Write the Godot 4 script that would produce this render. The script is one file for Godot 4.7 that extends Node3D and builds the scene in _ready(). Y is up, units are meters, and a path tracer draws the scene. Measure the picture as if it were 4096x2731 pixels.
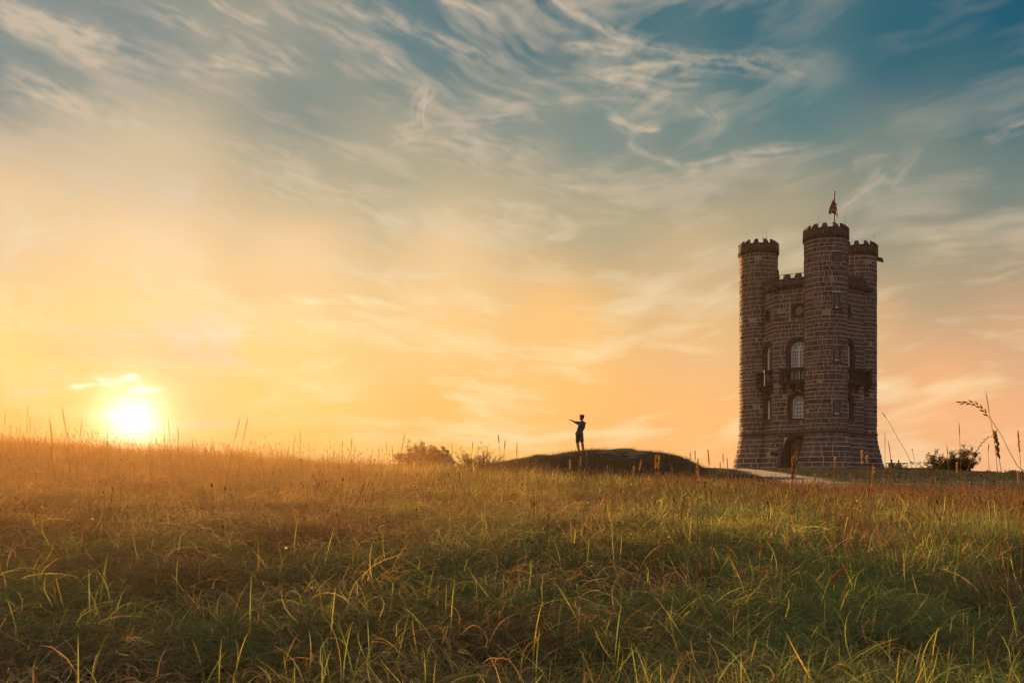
extends Node3D

# ------------------------------------------------------------------ mesh builder
class MB:
	var v := PackedVector3Array()
	var n := PackedVector3Array()
	var c := PackedColorArray()
	var t := PackedVector2Array()
	var ix := PackedInt32Array()

	func vert(p: Vector3, nn: Vector3, col: Color, uv := Vector2.ZERO) -> int:
		v.append(p)
		n.append(nn)
		c.append(col)
		t.append(uv)
		return v.size() - 1

	func tri(a: int, b: int, d: int) -> void:
		var g := (v[b] - v[a]).cross(v[d] - v[a])
		ix.append(a)
		if g.dot(n[a] + n[b] + n[d]) > 0.0:
			ix.append(d)
			ix.append(b)
		else:
			ix.append(b)
			ix.append(d)

	func quad(a: Vector3, b: Vector3, d: Vector3, e: Vector3, col: Color, hint := Vector3.ZERO) -> void:
		var nn := (b - a).cross(e - a)
		if nn.length_squared() < 1e-14:
			nn = (d - b).cross(e - b)
		nn = nn.normalized()
		if nn.dot(hint) < 0.0:
			nn = -nn
		var i := vert(a, nn, col, Vector2(0, 0))
		vert(b, nn, col, Vector2(1, 0))
		vert(d, nn, col, Vector2(1, 1))
		vert(e, nn, col, Vector2(0, 1))
		tri(i, i + 1, i + 2)
		tri(i, i + 2, i + 3)

	func tri3(a: Vector3, b: Vector3, d: Vector3, col: Color, hint := Vector3.ZERO) -> void:
		var nn := (b - a).cross(d - a).normalized()
		if nn.dot(hint) < 0.0:
			nn = -nn
		var i := vert(a, nn, col)
		vert(b, nn, col)
		vert(d, nn, col)
		tri(i, i + 1, i + 2)

	func hexa(p: Array, col: Color) -> void:   # eight corners: four below, the four above them
		var m := Vector3.ZERO
		for q in p:
			m += q / 8.0
		for f in [[0, 1, 2, 3], [4, 5, 6, 7], [0, 1, 5, 4], [1, 2, 6, 5], [2, 3, 7, 6], [3, 0, 4, 7]]:
			var h: Vector3 = (p[f[0]] + p[f[1]] + p[f[2]] + p[f[3]]) / 4.0 - m
			quad(p[f[0]], p[f[1]], p[f[2]], p[f[3]], col, h)

	func box(at: Vector3, x: Vector3, y: Vector3, z: Vector3, col: Color) -> void:   # half axes
		hexa([at - x - y - z, at + x - y - z, at + x - y + z, at - x - y + z, at - x + y - z, at + x + y - z, at + x + y + z, at - x + y + z], col)

	func bar(a: Vector3, b: Vector3, wide: float, deep: float, out: Vector3, col: Color) -> void:
		var y := (b - a) * 0.5
		var x := y.cross(out).normalized() * wide * 0.5
		box((a + b) * 0.5, x, y, out.normalized() * deep * 0.5, col)

	func tube(p: PackedVector3Array, r: PackedFloat32Array, sides: int, col: Color, cap := false) -> void:
		var first := v.size()
		var ref := Vector3(0.31, 0.2, 0.93)
		for i in p.size():
			var d := (p[mini(i + 1, p.size() - 1)] - p[maxi(i - 1, 0)]).normalized()
			var x := d.cross(ref)
			if x.length_squared() < 1e-4:
				x = d.cross(Vector3(0.9, 0.3, 0.1))
			x = x.normalized()
			var y := d.cross(x)
			for s in sides:
				var a := TAU * s / sides
				var nn := x * cos(a) + y * sin(a)
				vert(p[i] + nn * r[i], nn, col)
		for i in p.size() - 1:
			for s in sides:
				var a := first + i * sides + s
				var b := first + i * sides + (s + 1) % sides
				tri(a, b, b + sides)
				tri(a, b + sides, a + sides)
		if cap:
			for e in [0, p.size() - 1]:
				var d := (p[e] - p[1 if e == 0 else p.size() - 2]).normalized()
				var i0 := vert(p[e] + d * r[e] * 0.5, d, col)
				for s in sides:
					tri(i0, first + e * sides + s, first + e * sides + (s + 1) % sides)

	func lathe(o: Vector3, prof: Array, seg: int, col: Color) -> void:   # prof: [radius, height] upwards, flat steps kept sharp
		for i in prof.size() - 1:
			var p0: Vector2 = prof[i]
			var p1: Vector2 = prof[i + 1]
			var e := p1 - p0
			var nr := Vector2(e.y, -e.x).normalized()
			var first := v.size()
			for s in seg + 1:
				var a := TAU * s / seg
				var d := Vector3(sin(a), 0, cos(a))
				var nn := d * nr.x + Vector3.UP * nr.y
				vert(o + d * p0.x + Vector3.UP * p0.y, nn, col)
				vert(o + d * p1.x + Vector3.UP * p1.y, nn, col)
			for s in seg:
				var a := first + s * 2
				tri(a, a + 1, a + 3)
				tri(a, a + 3, a + 2)

	func mesh() -> ArrayMesh:
		var m := ArrayMesh.new()
		if ix.is_empty():
			return m
		var a := []
		a.resize(Mesh.ARRAY_MAX)
		a[Mesh.ARRAY_VERTEX] = v
		a[Mesh.ARRAY_NORMAL] = n
		a[Mesh.ARRAY_COLOR] = c
		a[Mesh.ARRAY_TEX_UV] = t
		a[Mesh.ARRAY_INDEX] = ix
		m.add_surface_from_arrays(Mesh.PRIMITIVE_TRIANGLES, a)
		return m

# ------------------------------------------------------------------ naming helpers
var M := {}
var rng := RandomNumberGenerator.new()
var lump := FastNoiseLite.new()

func part(called: String, mb: MB, mat: Material, parent: Node, kind := "") -> MeshInstance3D:
	var o := MeshInstance3D.new()
	o.name = called
	o.mesh = mb.mesh()
	o.material_override = mat
	if kind:
		o.set_meta("kind", kind)
	parent.add_child(o, true)
	return o

func tag(o: Node, label: String, category: String, group := "") -> void:
	o.set_meta("label", label)
	o.set_meta("category", category)
	if group:
		o.set_meta("group", group)

func thing(called: String, at: Vector3, label: String, category: String, group := "") -> Node3D:
	var o := Node3D.new()
	o.name = called
	o.position = at
	tag(o, label, category, group)
	add_child(o, true)
	return o

func setting(called: String, mb: MB, mat: Material, kind := "structure") -> MeshInstance3D:
	return part(called, mb, mat, self, kind)

func seen(px: float, py: float, d: float) -> Vector3:   # a place d metres ahead; the eye is at the origin
	return Vector3((px - 512.0) / 996.0 * d, (HORIZON - py) / 996.0 * d, -d)

func table(p: Array, x: float) -> float:   # smooth look-up in a list of Vector2
	if x <= p[0].x:
		return p[0].y
	for i in p.size() - 1:
		if x < p[i + 1].x:
			var k: float = (x - p[i].x) / (p[i + 1].x - p[i].x)
			return lerpf(p[i].y, p[i + 1].y, k * k * (3.0 - 2.0 * k) * 0.5 + k * 0.5)
	return p[-1].y

func lin(r: float, g: float, b: float) -> Color:   # sRGB bytes to linear
	return Color(r / 255.0, g / 255.0, b / 255.0).srgb_to_linear()

# ------------------------------------------------------------------ the place
func _ready() -> void:
	var cam := Camera3D.new()
	cam.name = "camera"
	cam.projection = Camera3D.PROJECTION_FRUSTUM
	cam.near = 0.1
	cam.far = 12000.0
	cam.size = 0.2 * 341.0 / 996.0
	cam.frustum_offset = Vector2(0, 0.1 * (HORIZON - 341.0) / 996.0)
	add_child(cam)
	cam.current = true

	rng.seed = 1
	lump.noise_type = FastNoiseLite.TYPE_SIMPLEX_SMOOTH
	lump.frequency = 0.05
	lump.fractal_octaves = 3
	lump.seed = 4

	var env := Environment.new()
	env.background_mode = Environment.BG_SKY
	env.sky = Sky.new()
	var pan := PanoramaSkyMaterial.new()
	pan.panorama = make_sky()
	pan.energy_multiplier = 1.0 / EXPOSURE
	env.sky.sky_material = pan
	env.sky_rotation = Vector3(0, PI, 0)
	env.tonemap_mode = Environment.TONE_MAPPER_LINEAR
	env.tonemap_exposure = EXPOSURE
	env.volumetric_fog_enabled = true
	env.volumetric_fog_density = FLARE_HAZE
	env.volumetric_fog_albedo = FLARE_HAZE_COLOR
	env.volumetric_fog_anisotropy = FORWARD
	env.sdfgi_enabled = true
	env.ssao_enabled = true
	env.ssil_enabled = true
	var we := WorldEnvironment.new()
	we.name = "world_environment"
	we.environment = env
	var lens := CameraAttributesPhysical.new()
	lens.frustum_focal_length = 35.0
	lens.frustum_focus_distance = 16.0
	lens.exposure_aperture = 8.0
	we.camera_attributes = lens
	add_child(we)

	var sun := DirectionalLight3D.new()
	sun.name = "sun"
	sun.light_color = SUN_COLOR
	sun.light_energy = SUN_ENERGY
	sun.light_angular_distance = 0.6
	sun.shadow_enabled = true
	sun.basis = Basis.looking_at(-dir_of(SUN_AT))
	add_child(sun)

	# thin mist added over the rise to stand in for warm lens flare
	for b in [[Vector3(-4.6, 0.25, -11.5), Vector3(7.8, 1.8, 12.5), 0.028], [Vector3(-3.0, -0.15, -8.0), Vector3(7.2, 1.3, 9.5), 0.016]]:
		var flare_mist := FogVolume.new()
		flare_mist.name = "flare_mist"
		flare_mist.shape = 0
		flare_mist.size = b[1]
		flare_mist.position = b[0]
		var fm := FogMaterial.new()
		fm.albedo = Color(1.0, 0.78, 0.50)
		fm.density = b[2]
		flare_mist.material = fm
		flare_mist.set_meta("kind", "stuff")
		add_child(flare_mist, true)

	make_materials()
	make_ground()
	make_tower()
	make_rest()
	make_grass()
	make_stalks()

func make_materials() -> void:
	var grain := speckle(512, 0.02, 0.62, 1.0, 3, 5)
	var fine := speckle(256, 0.06, 0.78, 1.0, 8, 4)
	M.soil = paint(0.95, Color.BLACK, grain, 0.6, 2.0)
	M.gravel = paint(0.95, Color.BLACK, fine, 1.2, 1.0)
	M.stone = paint(0.92, Color.BLACK, grain, 1.1, 1.5)
	M.mortar = paint(0.95, Color.BLACK, fine, 1.5, 0.6)
	var stain := speckle(512, 0.012, 0.74, 1.0, 15, 4)
	for m in [M.stone]:
		m.detail_enabled = true
		m.detail_albedo = stain
		m.detail_blend_mode = BaseMaterial3D.BLEND_MODE_MUL
		m.detail_uv_layer = BaseMaterial3D.DETAIL_UV_2
		m.uv2_triplanar = true
		m.uv2_world_triplanar = true
		m.uv2_scale = Vector3(0.22, 0.09, 0.22)
	M.rock = paint(0.9, Color.BLACK, grain, 1.6, 2.0)
	M.leaf = paint(0.78, Color(1.0, 0.98, 0.85))
	M.leaf.metallic_specular = 0.2
	M.turf = paint(0.8, Color(0.3, 0.3, 0.25))
	M.bark = paint(0.9)
	M.cloth = paint(0.9)
	M.skin = paint(0.6)
	M.wood = paint(0.75, Color.BLACK, fine, 3.0)
	M.iron = paint(0.5)
	M.gloss = paint(0.45)
	M.glass = StandardMaterial3D.new()
	M.glass.albedo_color = Color(0.5, 0.55, 0.56, 0.16)
	M.glass.transparency = BaseMaterial3D.TRANSPARENCY_ALPHA
	M.glass.roughness = 0.06
	M.glass.metallic_specular = 0.6
	M.flag = StandardMaterial3D.new()
	M.flag.albedo_texture = union_flag()
	M.flag.roughness = 0.8
	M.flag.cull_mode = BaseMaterial3D.CULL_DISABLED
	M.flag.backlight_enabled = true
	M.flag.backlight = Color(0.8, 0.8, 0.8)
	M.cream_print = StandardMaterial3D.new()
	M.cream_print.albedo_color = Color(0.86, 0.83, 0.58)
	M.pale_print = StandardMaterial3D.new()
	M.pale_print.albedo_color = Color(0.72, 0.78, 0.78)

# ------------------------------------------------------------------ sky
const SKY_W := 4096
const HORIZON := 476.0
const EXPOSURE := 3.6
const FLARE_HAZE := 0.00011  # air haze added to imitate the veil of lens flare
const FORWARD := 0.76
const FLARE_HAZE_COLOR := Color(1.0, 0.86, 0.72)
const SUN_COLOR := Color(1.0, 0.77, 0.49)
const SUN_ENERGY := 1.6
const SUN_AT := Vector2(-20.85, 6.4)
var sky_at: PackedVector3Array
var sky_col: PackedVector3Array
var haze_noise := FastNoiseLite.new()
var fibre := FastNoiseLite.new()
var curl := FastNoiseLite.new()

func az_el(px: float, py: float) -> Vector2:
	var a := atan((px - 512.0) / 996.0)
	return Vector2(rad_to_deg(a), rad_to_deg(atan((HORIZON - py) / 996.0 * cos(a))))

func dir_of(a: Vector2) -> Vector3:
	var az := deg_to_rad(a.x)
	var el := deg_to_rad(a.y)
	return Vector3(sin(az) * cos(el), sin(el), -cos(az) * cos(el))

func sky_point(a: Vector2, r: float, g: float, b: float, k := 1.0) -> void:
	sky_at.append(dir_of(a))
	var c := lin(r, g, b)
	sky_col.append(Vector3(c.r, c.g, c.b) * k)

func air(d: Vector3) -> Vector3:
	var sum := Vector3.ZERO
	var w := 0.0
	for i in sky_at.size():
		var q := 1.0 / (sky_at[i].distance_squared_to(d) + 0.0022)
		q *= q
		sum += sky_col[i] * q
		w += q
	return sum / w

func past_flare_haze(c: Color, a: Vector2) -> Color:   # the sky as it is behind the haze added in place of lens flare
	var d := dir_of(a)
	var long := minf(212.0, 24.5 / maxf(d.y, 0.001))
	var cs := d.dot(dir_of(SUN_AT))
	var lobe := (1.0 - FORWARD * FORWARD) / pow(1.0 + FORWARD * FORWARD - 2.0 * FORWARD * cs, 1.5) / (4.0 * PI)
	var through := exp(-FLARE_HAZE * long)
	var s := SUN_COLOR.srgb_to_linear() * FLARE_HAZE_COLOR.srgb_to_linear() * (PI * SUN_ENERGY * EXPOSURE * lobe * (1.0 - through) * 0.9)
	var o := Color.BLACK
	for i in 3:
		var left: float = 1.0 - s[i] / maxf(c[i], 0.001)
		o[i] = c[i] * 0.5 * (left + sqrt(left * left + 0.16)) / through / 1.02
	return o

func drift(a: Vector2) -> float:   # thin cirrus everywhere: streaks that lie down towards the horizon
	var p := Vector2(a.x, a.y)
	var s := Vector2(curl.get_noise_2d(p.x * 0.8, p.y * 2.0), curl.get_noise_2d(p.x * 0.8 + 90.0, p.y * 2.0))
	p += Vector2(s.x * 2.2, s.y * 0.9) + Vector2(curl.get_noise_2d(a.x * 4.0, a.y * 8.0), curl.get_noise_2d(a.x * 4.0 + 55.0, a.y * 8.0)) * 0.3
	var tilt := -0.34 * smoothstep(3.0, 16.0, a.y) * (1.0 - smoothstep(-6.0, 12.0, a.x)) + 0.13 * smoothstep(4.0, 20.0, a.x)
	var q := p.rotated(-tilt)
	var n1 := fibre.get_noise_2d(q.x * 1.6, q.y * 8.5)
	var n2 := fibre.get_noise_2d(q.x * 4.0 + 40.0, q.y * 30.0)
	var n3 := curl.get_noise_2d(p.x * 1.4 + 300.0, p.y * 4.0)
	return clampf(0.5 + n1 * 1.05 + n2 * 0.5 + n3 * 0.9, 0.0, 1.5)

func make_sky() -> Texture2D:
	for n in [haze_noise, fibre, curl]:
		n.noise_type = FastNoiseLite.TYPE_SIMPLEX_SMOOTH
		n.frequency = 0.05
		n.fractal_octaves = 4
	fibre.seed = 11
	fibre.fractal_octaves = 5
	fibre.fractal_gain = 0.55
	curl.seed = 5
	curl.fractal_octaves = 3
	# the air's colour as it was that evening, by direction: (x, y) as seen, then red, green, blue
	for s in [
		[0, 0, 132, 143, 140], [0, 62, 126, 138, 136], [130, 45, 124, 137, 136], [300, 118, 122, 136, 134], [420, 40, 96, 124, 130], [500, 12, 58, 104, 118],
		[630, 22, 68, 110, 122], [750, 40, 50, 103, 119], [900, 40, 34, 95, 115], [1018, 6, 14, 86, 111], [1015, 100, 50, 104, 118], [800, 110, 82, 122, 127],
		[700, 130, 112, 134, 130], [600, 140, 118, 138, 134], [500, 125, 122, 138, 134], [1000, 200, 104, 128, 124], [900, 180, 116, 134, 127], [1005, 262, 170, 152, 125], [1015, 325, 218, 172, 130],
		[940, 262, 178, 160, 128], [780, 230, 176, 162, 130], [700, 270, 206, 180, 138], [700, 335, 240, 190, 130], [950, 400, 250, 184, 126], [1015, 445, 247, 180, 130],
		[700, 425, 255, 189, 116], [560, 400, 255, 196, 112], [450, 425, 255, 192, 102], [300, 425, 255, 204, 112], [60, 425, 255, 203, 110], [0, 445, 254, 196, 96],
		[130, 335, 255, 215, 140], [0, 350, 255, 212, 134], [300, 340, 255, 211, 136], [450, 330, 255, 207, 136], [560, 330, 254, 200, 126], [620, 440, 255, 188, 112],
		[150, 250, 252, 212, 158], [300, 250, 250, 209, 156], [450, 250, 243, 205, 152], [0, 215, 236, 202, 158], [150, 165, 212, 191, 156], [300, 180, 182, 172, 142],
		[400, 180, 172, 166, 140], [500, 200, 190, 174, 140], [600, 215, 182, 168, 136], [850, 330, 232, 182, 130], [880, 225, 150, 148, 126],
	]:
		sky_point(az_el(s[0], s[1]), s[2], s[3], s[4])
	for s in [  # unseen sky outside the view, brightened to fill the dim tower front
		[-45, 4, 255, 204, 120], [-45, 16, 228, 196, 150], [-45, 30, 165, 163, 153], [-75, 4, 254, 202, 138], [-75, 25, 205, 185, 160], [45, 4, 236, 172, 128], [45, 16, 104, 126, 130], [45, 30, 60, 104, 124],
		[75, 4, 192, 160, 148], [75, 25, 100, 126, 146], [-115, 6, 232, 188, 152], [-115, 35, 168, 166, 166], [115, 6, 158, 150, 160], [115, 35, 112, 136, 158], [-155, 6, 184, 164, 160], [155, 6, 152, 146, 158],
		[180, 20, 154, 154, 170], [180, 45, 128, 144, 166], [0, 45, 84, 118, 136], [-60, 55, 136, 148, 156], [60, 55, 88, 122, 144], [0, 70, 108, 134, 154], [0, 89, 114, 138, 158], [180, 70, 118, 140, 162],
	]:
		sky_point(Vector2(s[0], s[1]), s[2], s[3], s[4])
	var low := Image.create_empty(256, 128, false, Image.FORMAT_RGBAF)
	for y in 128:
		for x in 256:
			var c := air(dir_of(Vector2((x + 0.5) / 256.0 * 360.0 - 180.0, maxf(0.0, 90.0 - (y + 0.5) / 128.0 * 180.0))))
			low.set_pixel(x, y, Color(c.x, c.y, c.z))
	var sky := Image.create_empty(256, 128, false, Image.FORMAT_RGBAF)
	for y in 128:
		for x in 256:
			sky.set_pixel(x, y, past_flare_haze(low.get_pixel(x, y), Vector2((x + 0.5) / 256.0 * 360.0 - 180.0, maxf(0.0, 90.0 - (y + 0.5) / 128.0 * 180.0))))
	sky.resize(SKY_W, SKY_W / 2, Image.INTERPOLATE_CUBIC)
	sky.convert(Image.FORMAT_RGBAH)
	low.resize(SKY_W, SKY_W / 2, Image.INTERPOLATE_CUBIC)
	low.convert(Image.FORMAT_RGBAH)
	# clouds, finely where the evening's cirrus stood
	var ppd := SKY_W / 360.0
	var w := int(76 * ppd)
	var h := int(34 * ppd)
	var x0 := int(SKY_W * 0.5 - w * 0.5)
	var y0 := int(SKY_W * 0.25 - 32 * ppd)
	var cover := PackedFloat32Array()
	cover.resize(w * h)
	for y in h:
		for x in w:
			var a := Vector2((x0 + x + 0.5) / ppd - 180.0, 90.0 - (y0 + y + 0.5) / ppd)
			var veil := 0.50 * smoothstep(-3.0, 3.5, a.y) * (1.0 - 0.75 * smoothstep(-2.0, 24.0, a.x) * smoothstep(10.0, 22.0, a.y))
			var edge := smoothstep(38.0, 31.0, absf(a.x)) * smoothstep(32.0, 27.0, a.y)
			var dd := drift(a) - 0.42
			cover[y * w + x] = maxf(0.0, dd) * veil * edge * 1.35
	for s in strokes():
		var pts: Array = s[0]
		var q := PackedVector2Array()
		var wide: float = s[1] * 1.2 * 0.4354 / 996.0 * 57.3
		var box := Rect2(az_el(pts[0][0] * 0.4354, pts[0][1] * 0.4354), Vector2.ZERO)
		for p in pts:
			q.append(az_el(p[0] * 0.4354, p[1] * 0.4354))
			box = box.expand(q[-1])
		box = box.grow(wide * 2.6 + 0.4)
		var ln := 0.0
		for i in q.size() - 1:
			ln += q[i].distance_to(q[i + 1])
		for y in range(maxi(0, int((90.0 - box.end.y) * ppd) - y0), mini(h, int((90.0 - box.position.y) * ppd) - y0)):
			for x in range(maxi(0, int((box.position.x + 180.0) * ppd) - x0), mini(w, int((box.end.x + 180.0) * ppd) - x0)):
				var a := Vector2((x0 + x + 0.5) / ppd - 180.0, 90.0 - (y0 + y + 0.5) / ppd)
				var b := a + Vector2(curl.get_noise_2d(a.x * 5.0, a.y * 9.0), curl.get_noise_2d(a.x * 5.0 + 70.0, a.y * 9.0)) * (wide * 0.32 + 0.06)
				var best := 1e9
				var along := 0.0
				var across := 0.0
				var run := 0.0
				for i in q.size() - 1:
					var e := q[i + 1] - q[i]
					var k := clampf((b - q[i]).dot(e) / e.length_squared(), 0.0, 1.0)
					var d := b.distance_to(q[i] + e * k)
					if d < best:
						best = d
						along = (run + k * e.length()) / ln
						across = d * signf(e.cross(b - q[i]))
					run += e.length()
				var m := exp(-best * best / (wide * wide))
				if m < 0.02:
					continue
				m *= smoothstep(0.0, 0.18, along) * smoothstep(1.0, 0.72, along)
				m *= clampf(0.62 + fibre.get_noise_2d(along * ln * 5.0 + q[0].x * 31.0, across * 52.0 + along * ln * 6.0) * 1.5 + fibre.get_noise_2d(a.x * 14.0, a.y * 22.0) * 0.7, 0.04, 1.7)
				cover[y * w + x] += m * s[2]
	var sun := Vector2(-20.85, 3.05)
	for y in h:
		for x in w:
			var a := Vector2((x0 + x + 0.5) / ppd - 180.0, 90.0 - (y0 + y + 0.5) / ppd)
			if a.y < -1.0:
				continue
			var c := low.get_pixel(x0 + x, y0 + y)
			var up := smoothstep(7.0, 18.0, a.y + maxf(0.0, a.x) * 0.12)
			var k := clampf(cover[y * w + x], 0.0, 1.0)
			var lit := Color(1.02, 0.85, 0.50).lerp(Color(0.64, 0.51, 0.37), up)
			c = c.lerp(lit, k * 0.80)
			var g := Vector2((a.x - sun.x) * 0.93, a.y - sun.y).length()
			var core := exp(-g * g / 1.45) * 2.2 + exp(-g * g / 6.5) * 0.32 + exp(-g / 5.0) * 0.07
			c += Color(1.0, 0.86, 0.54) * core * (1.0 + k * 0.5)
			if g < 5.5:
				c += Color(1.0, 0.92, 0.66) * maxf(0.0, cover[y * w + x] - 0.55) * 0.8 * smoothstep(5.5, 2.0, g)
			c = past_flare_haze(c, Vector2(a.x, maxf(a.y, 0.2)))
			c.a = 1.0
			sky.set_pixel(x0 + x, y0 + y, c)
	return ImageTexture.create_from_image(sky)

func strokes() -> Array:   # the larger wisps: points as seen, width, strength
	return [
		[[[1000, 185], [968, 240], [966, 285], [880, 330]], 21, 0.6], [[[985, 285], [1100, 270], [1200, 245], [1290, 235]], 24, 0.38],
		[[[1262, 126], [1310, 107], [1400, 113], [1520, 112], [1600, 126]], 8, 0.75], [[[1330, 182], [1450, 165], [1600, 146], [1750, 140], [1870, 150], [1925, 180]], 22, 0.52],
		[[[1300, 165], [1400, 186], [1550, 202], [1660, 190]], 14, 0.42], [[[1240, -20], [1330, 36], [1420, 78], [1515, 99]], 14, 0.55], [[[1000, -10], [1085, 22], [1150, 48]], 7, 0.6],
		[[[1385, 270], [1440, 290], [1480, 300], [1535, 297]], 9, 0.95], [[[1450, 300], [1448, 330], [1500, 362], [1600, 388]], 8, 0.5], [[[1540, 392], [1680, 362], [1800, 342], [1900, 335]], 13, 0.55],
		[[[1590, 235], [1652, 272], [1640, 315]], 18, 0.35], [[[1905, 510], [1985, 438], [2060, 370]], 15, 0.42], [[[2035, 440], [2075, 380], [2110, 320]], 14, 0.32], [[[1950, 380], [2060, 356]], 13, 0.28],
		[[[2250, 330], [2330, 290], [2420, 250]], 18, 0.32], [[[-20, 16], [100, 55], [180, 76], [310, 88]], 18, 0.85], [[[-30, 40], [200, 95], [420, 150], [640, 170]], 22, 0.5], [[[300, 10], [480, 70], [640, 120], [760, 190]], 20, 0.5], [[[560, -10], [720, 60], [860, 110], [1000, 190]], 18, 0.45], [[[-20, 210], [140, 235], [330, 250]], 16, 0.4], [[[330, 300], [520, 330], [760, 380]], 20, 0.35], [[[1000, 340], [1200, 400], [1420, 420]], 24, 0.35], [[[1250, 240], [1400, 225], [1600, 235]], 16, 0.3], [[[460, -10], [540, 30], [640, 68]], 11, 0.7], [[[130, 95], [190, 130], [250, 152]], 8, 0.55],
		[[[470, 128], [560, 150], [700, 178]], 13, 0.6], [[[-20, 160], [100, 200], [220, 255], [340, 295]], 20, 0.6], [[[240, 272], [340, 280]], 13, 0.75], [[[0, 330], [80, 352]], 9, 0.45],
		[[[345, 415], [380, 400], [435, 410], [432, 432], [380, 441], [345, 425]], 10, 0.7], [[[375, 438], [450, 475], [560, 520], [680, 575]], 13, 0.5], [[[540, 405], [700, 430], [850, 470], [970, 525]], 34, 0.4],
		[[[980, 470], [1150, 497], [1290, 497]], 36, 0.42], [[[1270, 490], [1318, 525], [1230, 565]], 11, 0.45], [[[870, 306], [1000, 332], [1150, 345], [1320, 375]], 28, 0.42],
		[[[640, 690], [800, 688], [980, 702]], 11, 0.55], [[[-20, 575], [150, 522], [380, 496]], 26, 0.45], [[[700, 600], [900, 640], [1080, 618]], 18, 0.4], [[[200, 590], [330, 615]], 9, 0.4],
		[[[120, 892], [240, 880], [312, 866], [322, 884], [300, 893], [420, 897]], 6, 0.95], [[[190, 872], [325, 861]], 5, 0.75], [[[0, 905], [140, 892]], 6, 0.6], [[[700, -10], [900, 50], [1100, 130], [1260, 205]], 16, 0.4],
		[[[830, -10], [1000, 80], [1210, 175]], 9, 0.38], [[[1450, 785], [1700, 812]], 8, 0.35], [[[1000, 780], [1250, 800], [1450, 830]], 8, 0.35], [[[1580, 420], [1720, 445]], 10, 0.4], [[[1300, 470], [1480, 500]], 9, 0.35],
		[[[1700, 640], [1620, 700], [1500, 690]], 12, 0.25], [[[560, 300], [760, 345], [900, 350]], 16, 0.2], [[[0, 740], [300, 770], [700, 760]], 14, 0.4], [[[2060, 600], [2352, 560]], 16, 0.22], [[[300, 200], [420, 240]], 12, 0.25],
	]

# ------------------------------------------------------------------ terrain
const CREST := [Vector2(-53, 1.7), Vector2(-27, 1.27), Vector2(-16, 0.92), Vector2(-9.25, 0.56), Vector2(-6.93, 0.43), Vector2(-4.53, 0.29), Vector2(-2.0, 0.08), Vector2(-0.27, -0.07), Vector2(1.6, -0.19), Vector2(3.33, -0.31), Vector2(6.13, -0.50), Vector2(8.8, -0.58), Vector2(18.7, -0.85), Vector2(50, -1.4)]
const LAWN := [Vector2(0, -0.75), Vector2(14, -0.66), Vector2(20, -0.58), Vector2(25, -0.5), Vector2(30, -0.43), Vector2(38, -0.35), Vector2(50, -0.26), Vector2(70, -0.1), Vector2(80, -0.02), Vector2(88, -0.06), Vector2(95, -0.4), Vector2(110, -1.1), Vector2(160, -3.2), Vector2(400, -6), Vector2(1200, -16), Vector2(5000, -42)]
const DC := 18.0

func lawn(x: float, d: float) -> float:
	var y := table(LAWN, d) + 0.00803 * clampf(d, 0.0, 100.0)
	y += 0.34 * smoothstep(3.0, -8.0, x) * smoothstep(16.0, 40.0, d) * smoothstep(90.0, 60.0, d)
	y -= 0.062 * maxf(0.0, x - 34.5 * d / 84.0) * smoothstep(30.0, 84.0, d) * smoothstep(220.0, 120.0, d)
	return y

func ground_at(x: float, d: float) -> float:
	var y: float
	var hc := table(CREST, x)
	if d < DC:
		var s := clampf(d / DC, 0.0, 1.0)
		y = lerpf(-0.64, hc, s * (0.72 + 0.28 * s))
		y = lerpf(lerpf(-0.80, -0.90, smoothstep(-3.0, 3.0, x)), y, smoothstep(2.2, 7.6 + 0.2 * x, d))
		if d < 0.0:
			y += 0.03 * d
	else:
		y = lerpf(hc, lawn(x, d), smoothstep(DC, DC + 11.0, d))
	return y + 0.05 * lump.get_noise_2d(x * 6.0, d * 6.0) * smoothstep(40.0, 18.0, d)

const RIDGE := [Vector2(-4.5, -0.4), Vector2(-3, -0.28), Vector2(-2, -0.08), Vector2(-0.6, 0.17), Vector2(0.6, 0.38), Vector2(1.4, 0.55), Vector2(1.75, 0.49), Vector2(2.27, 0.585), Vector2(2.74, 0.67), Vector2(3.38, 0.74), Vector2(4.12, 0.80), Vector2(4.55, 0.785), Vector2(4.96, 0.84), Vector2(5.3, 0.82), Vector2(5.8, 0.735), Vector2(6.64, 0.65), Vector2(7.31, 0.52), Vector2(7.82, 0.33), Vector2(8.3, 0.06), Vector2(8.7, -0.3), Vector2(9.3, -0.6)]

func mound_at(x: float, d: float) -> float:
	var base := ground_at(x, d) - 0.05
	var top := table(RIDGE, x) + 0.366
	var z := d - 45.6
	var k := exp(-pow(absf(z) / (2.9 if z < 0.0 else 4.0), 2.2))
	var y := base + maxf(0.0, top - base) * k
	return y + 0.035 * lump.get_noise_2d(x * 22.0, d * 22.0) * k

func stand(x: float, d: float) -> float:
	return maxf(ground_at(x, d), mound_at(x, d))

func graded(first: float, most: float, grow: float) -> PackedFloat32Array:
	var half := PackedFloat32Array()
	var p := 0.0
	while p < most:
		half.append(p)
		p += maxf(first, p * grow)
	half.append(most)
	var all := PackedFloat32Array()
	for i in range(half.size() - 1, 0, -1):
		all.append(-half[i])
	all.append_array(half)
	return all

func sheet(mb: MB, xs: PackedFloat32Array, ds: PackedFloat32Array, f: Callable, col: Callable) -> void:
	var first := mb.v.size()
	for d in ds:
		for x in xs:
			var y: float = f.call(x, d)
			var e := 0.1 + absf(d) * 0.004
			var nn := Vector3(y - float(f.call(x + e, d)), e, float(f.call(x, d + e)) - y).normalized()
			mb.vert(Vector3(x, y, -d), nn, col.call(x, d))
	var w := xs.size()
	for j in ds.size() - 1:
		for i in w - 1:
			var a := first + j * w + i
			mb.tri(a, a + 1, a + w + 1)
			mb.tri(a, a + w + 1, a + w)

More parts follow.
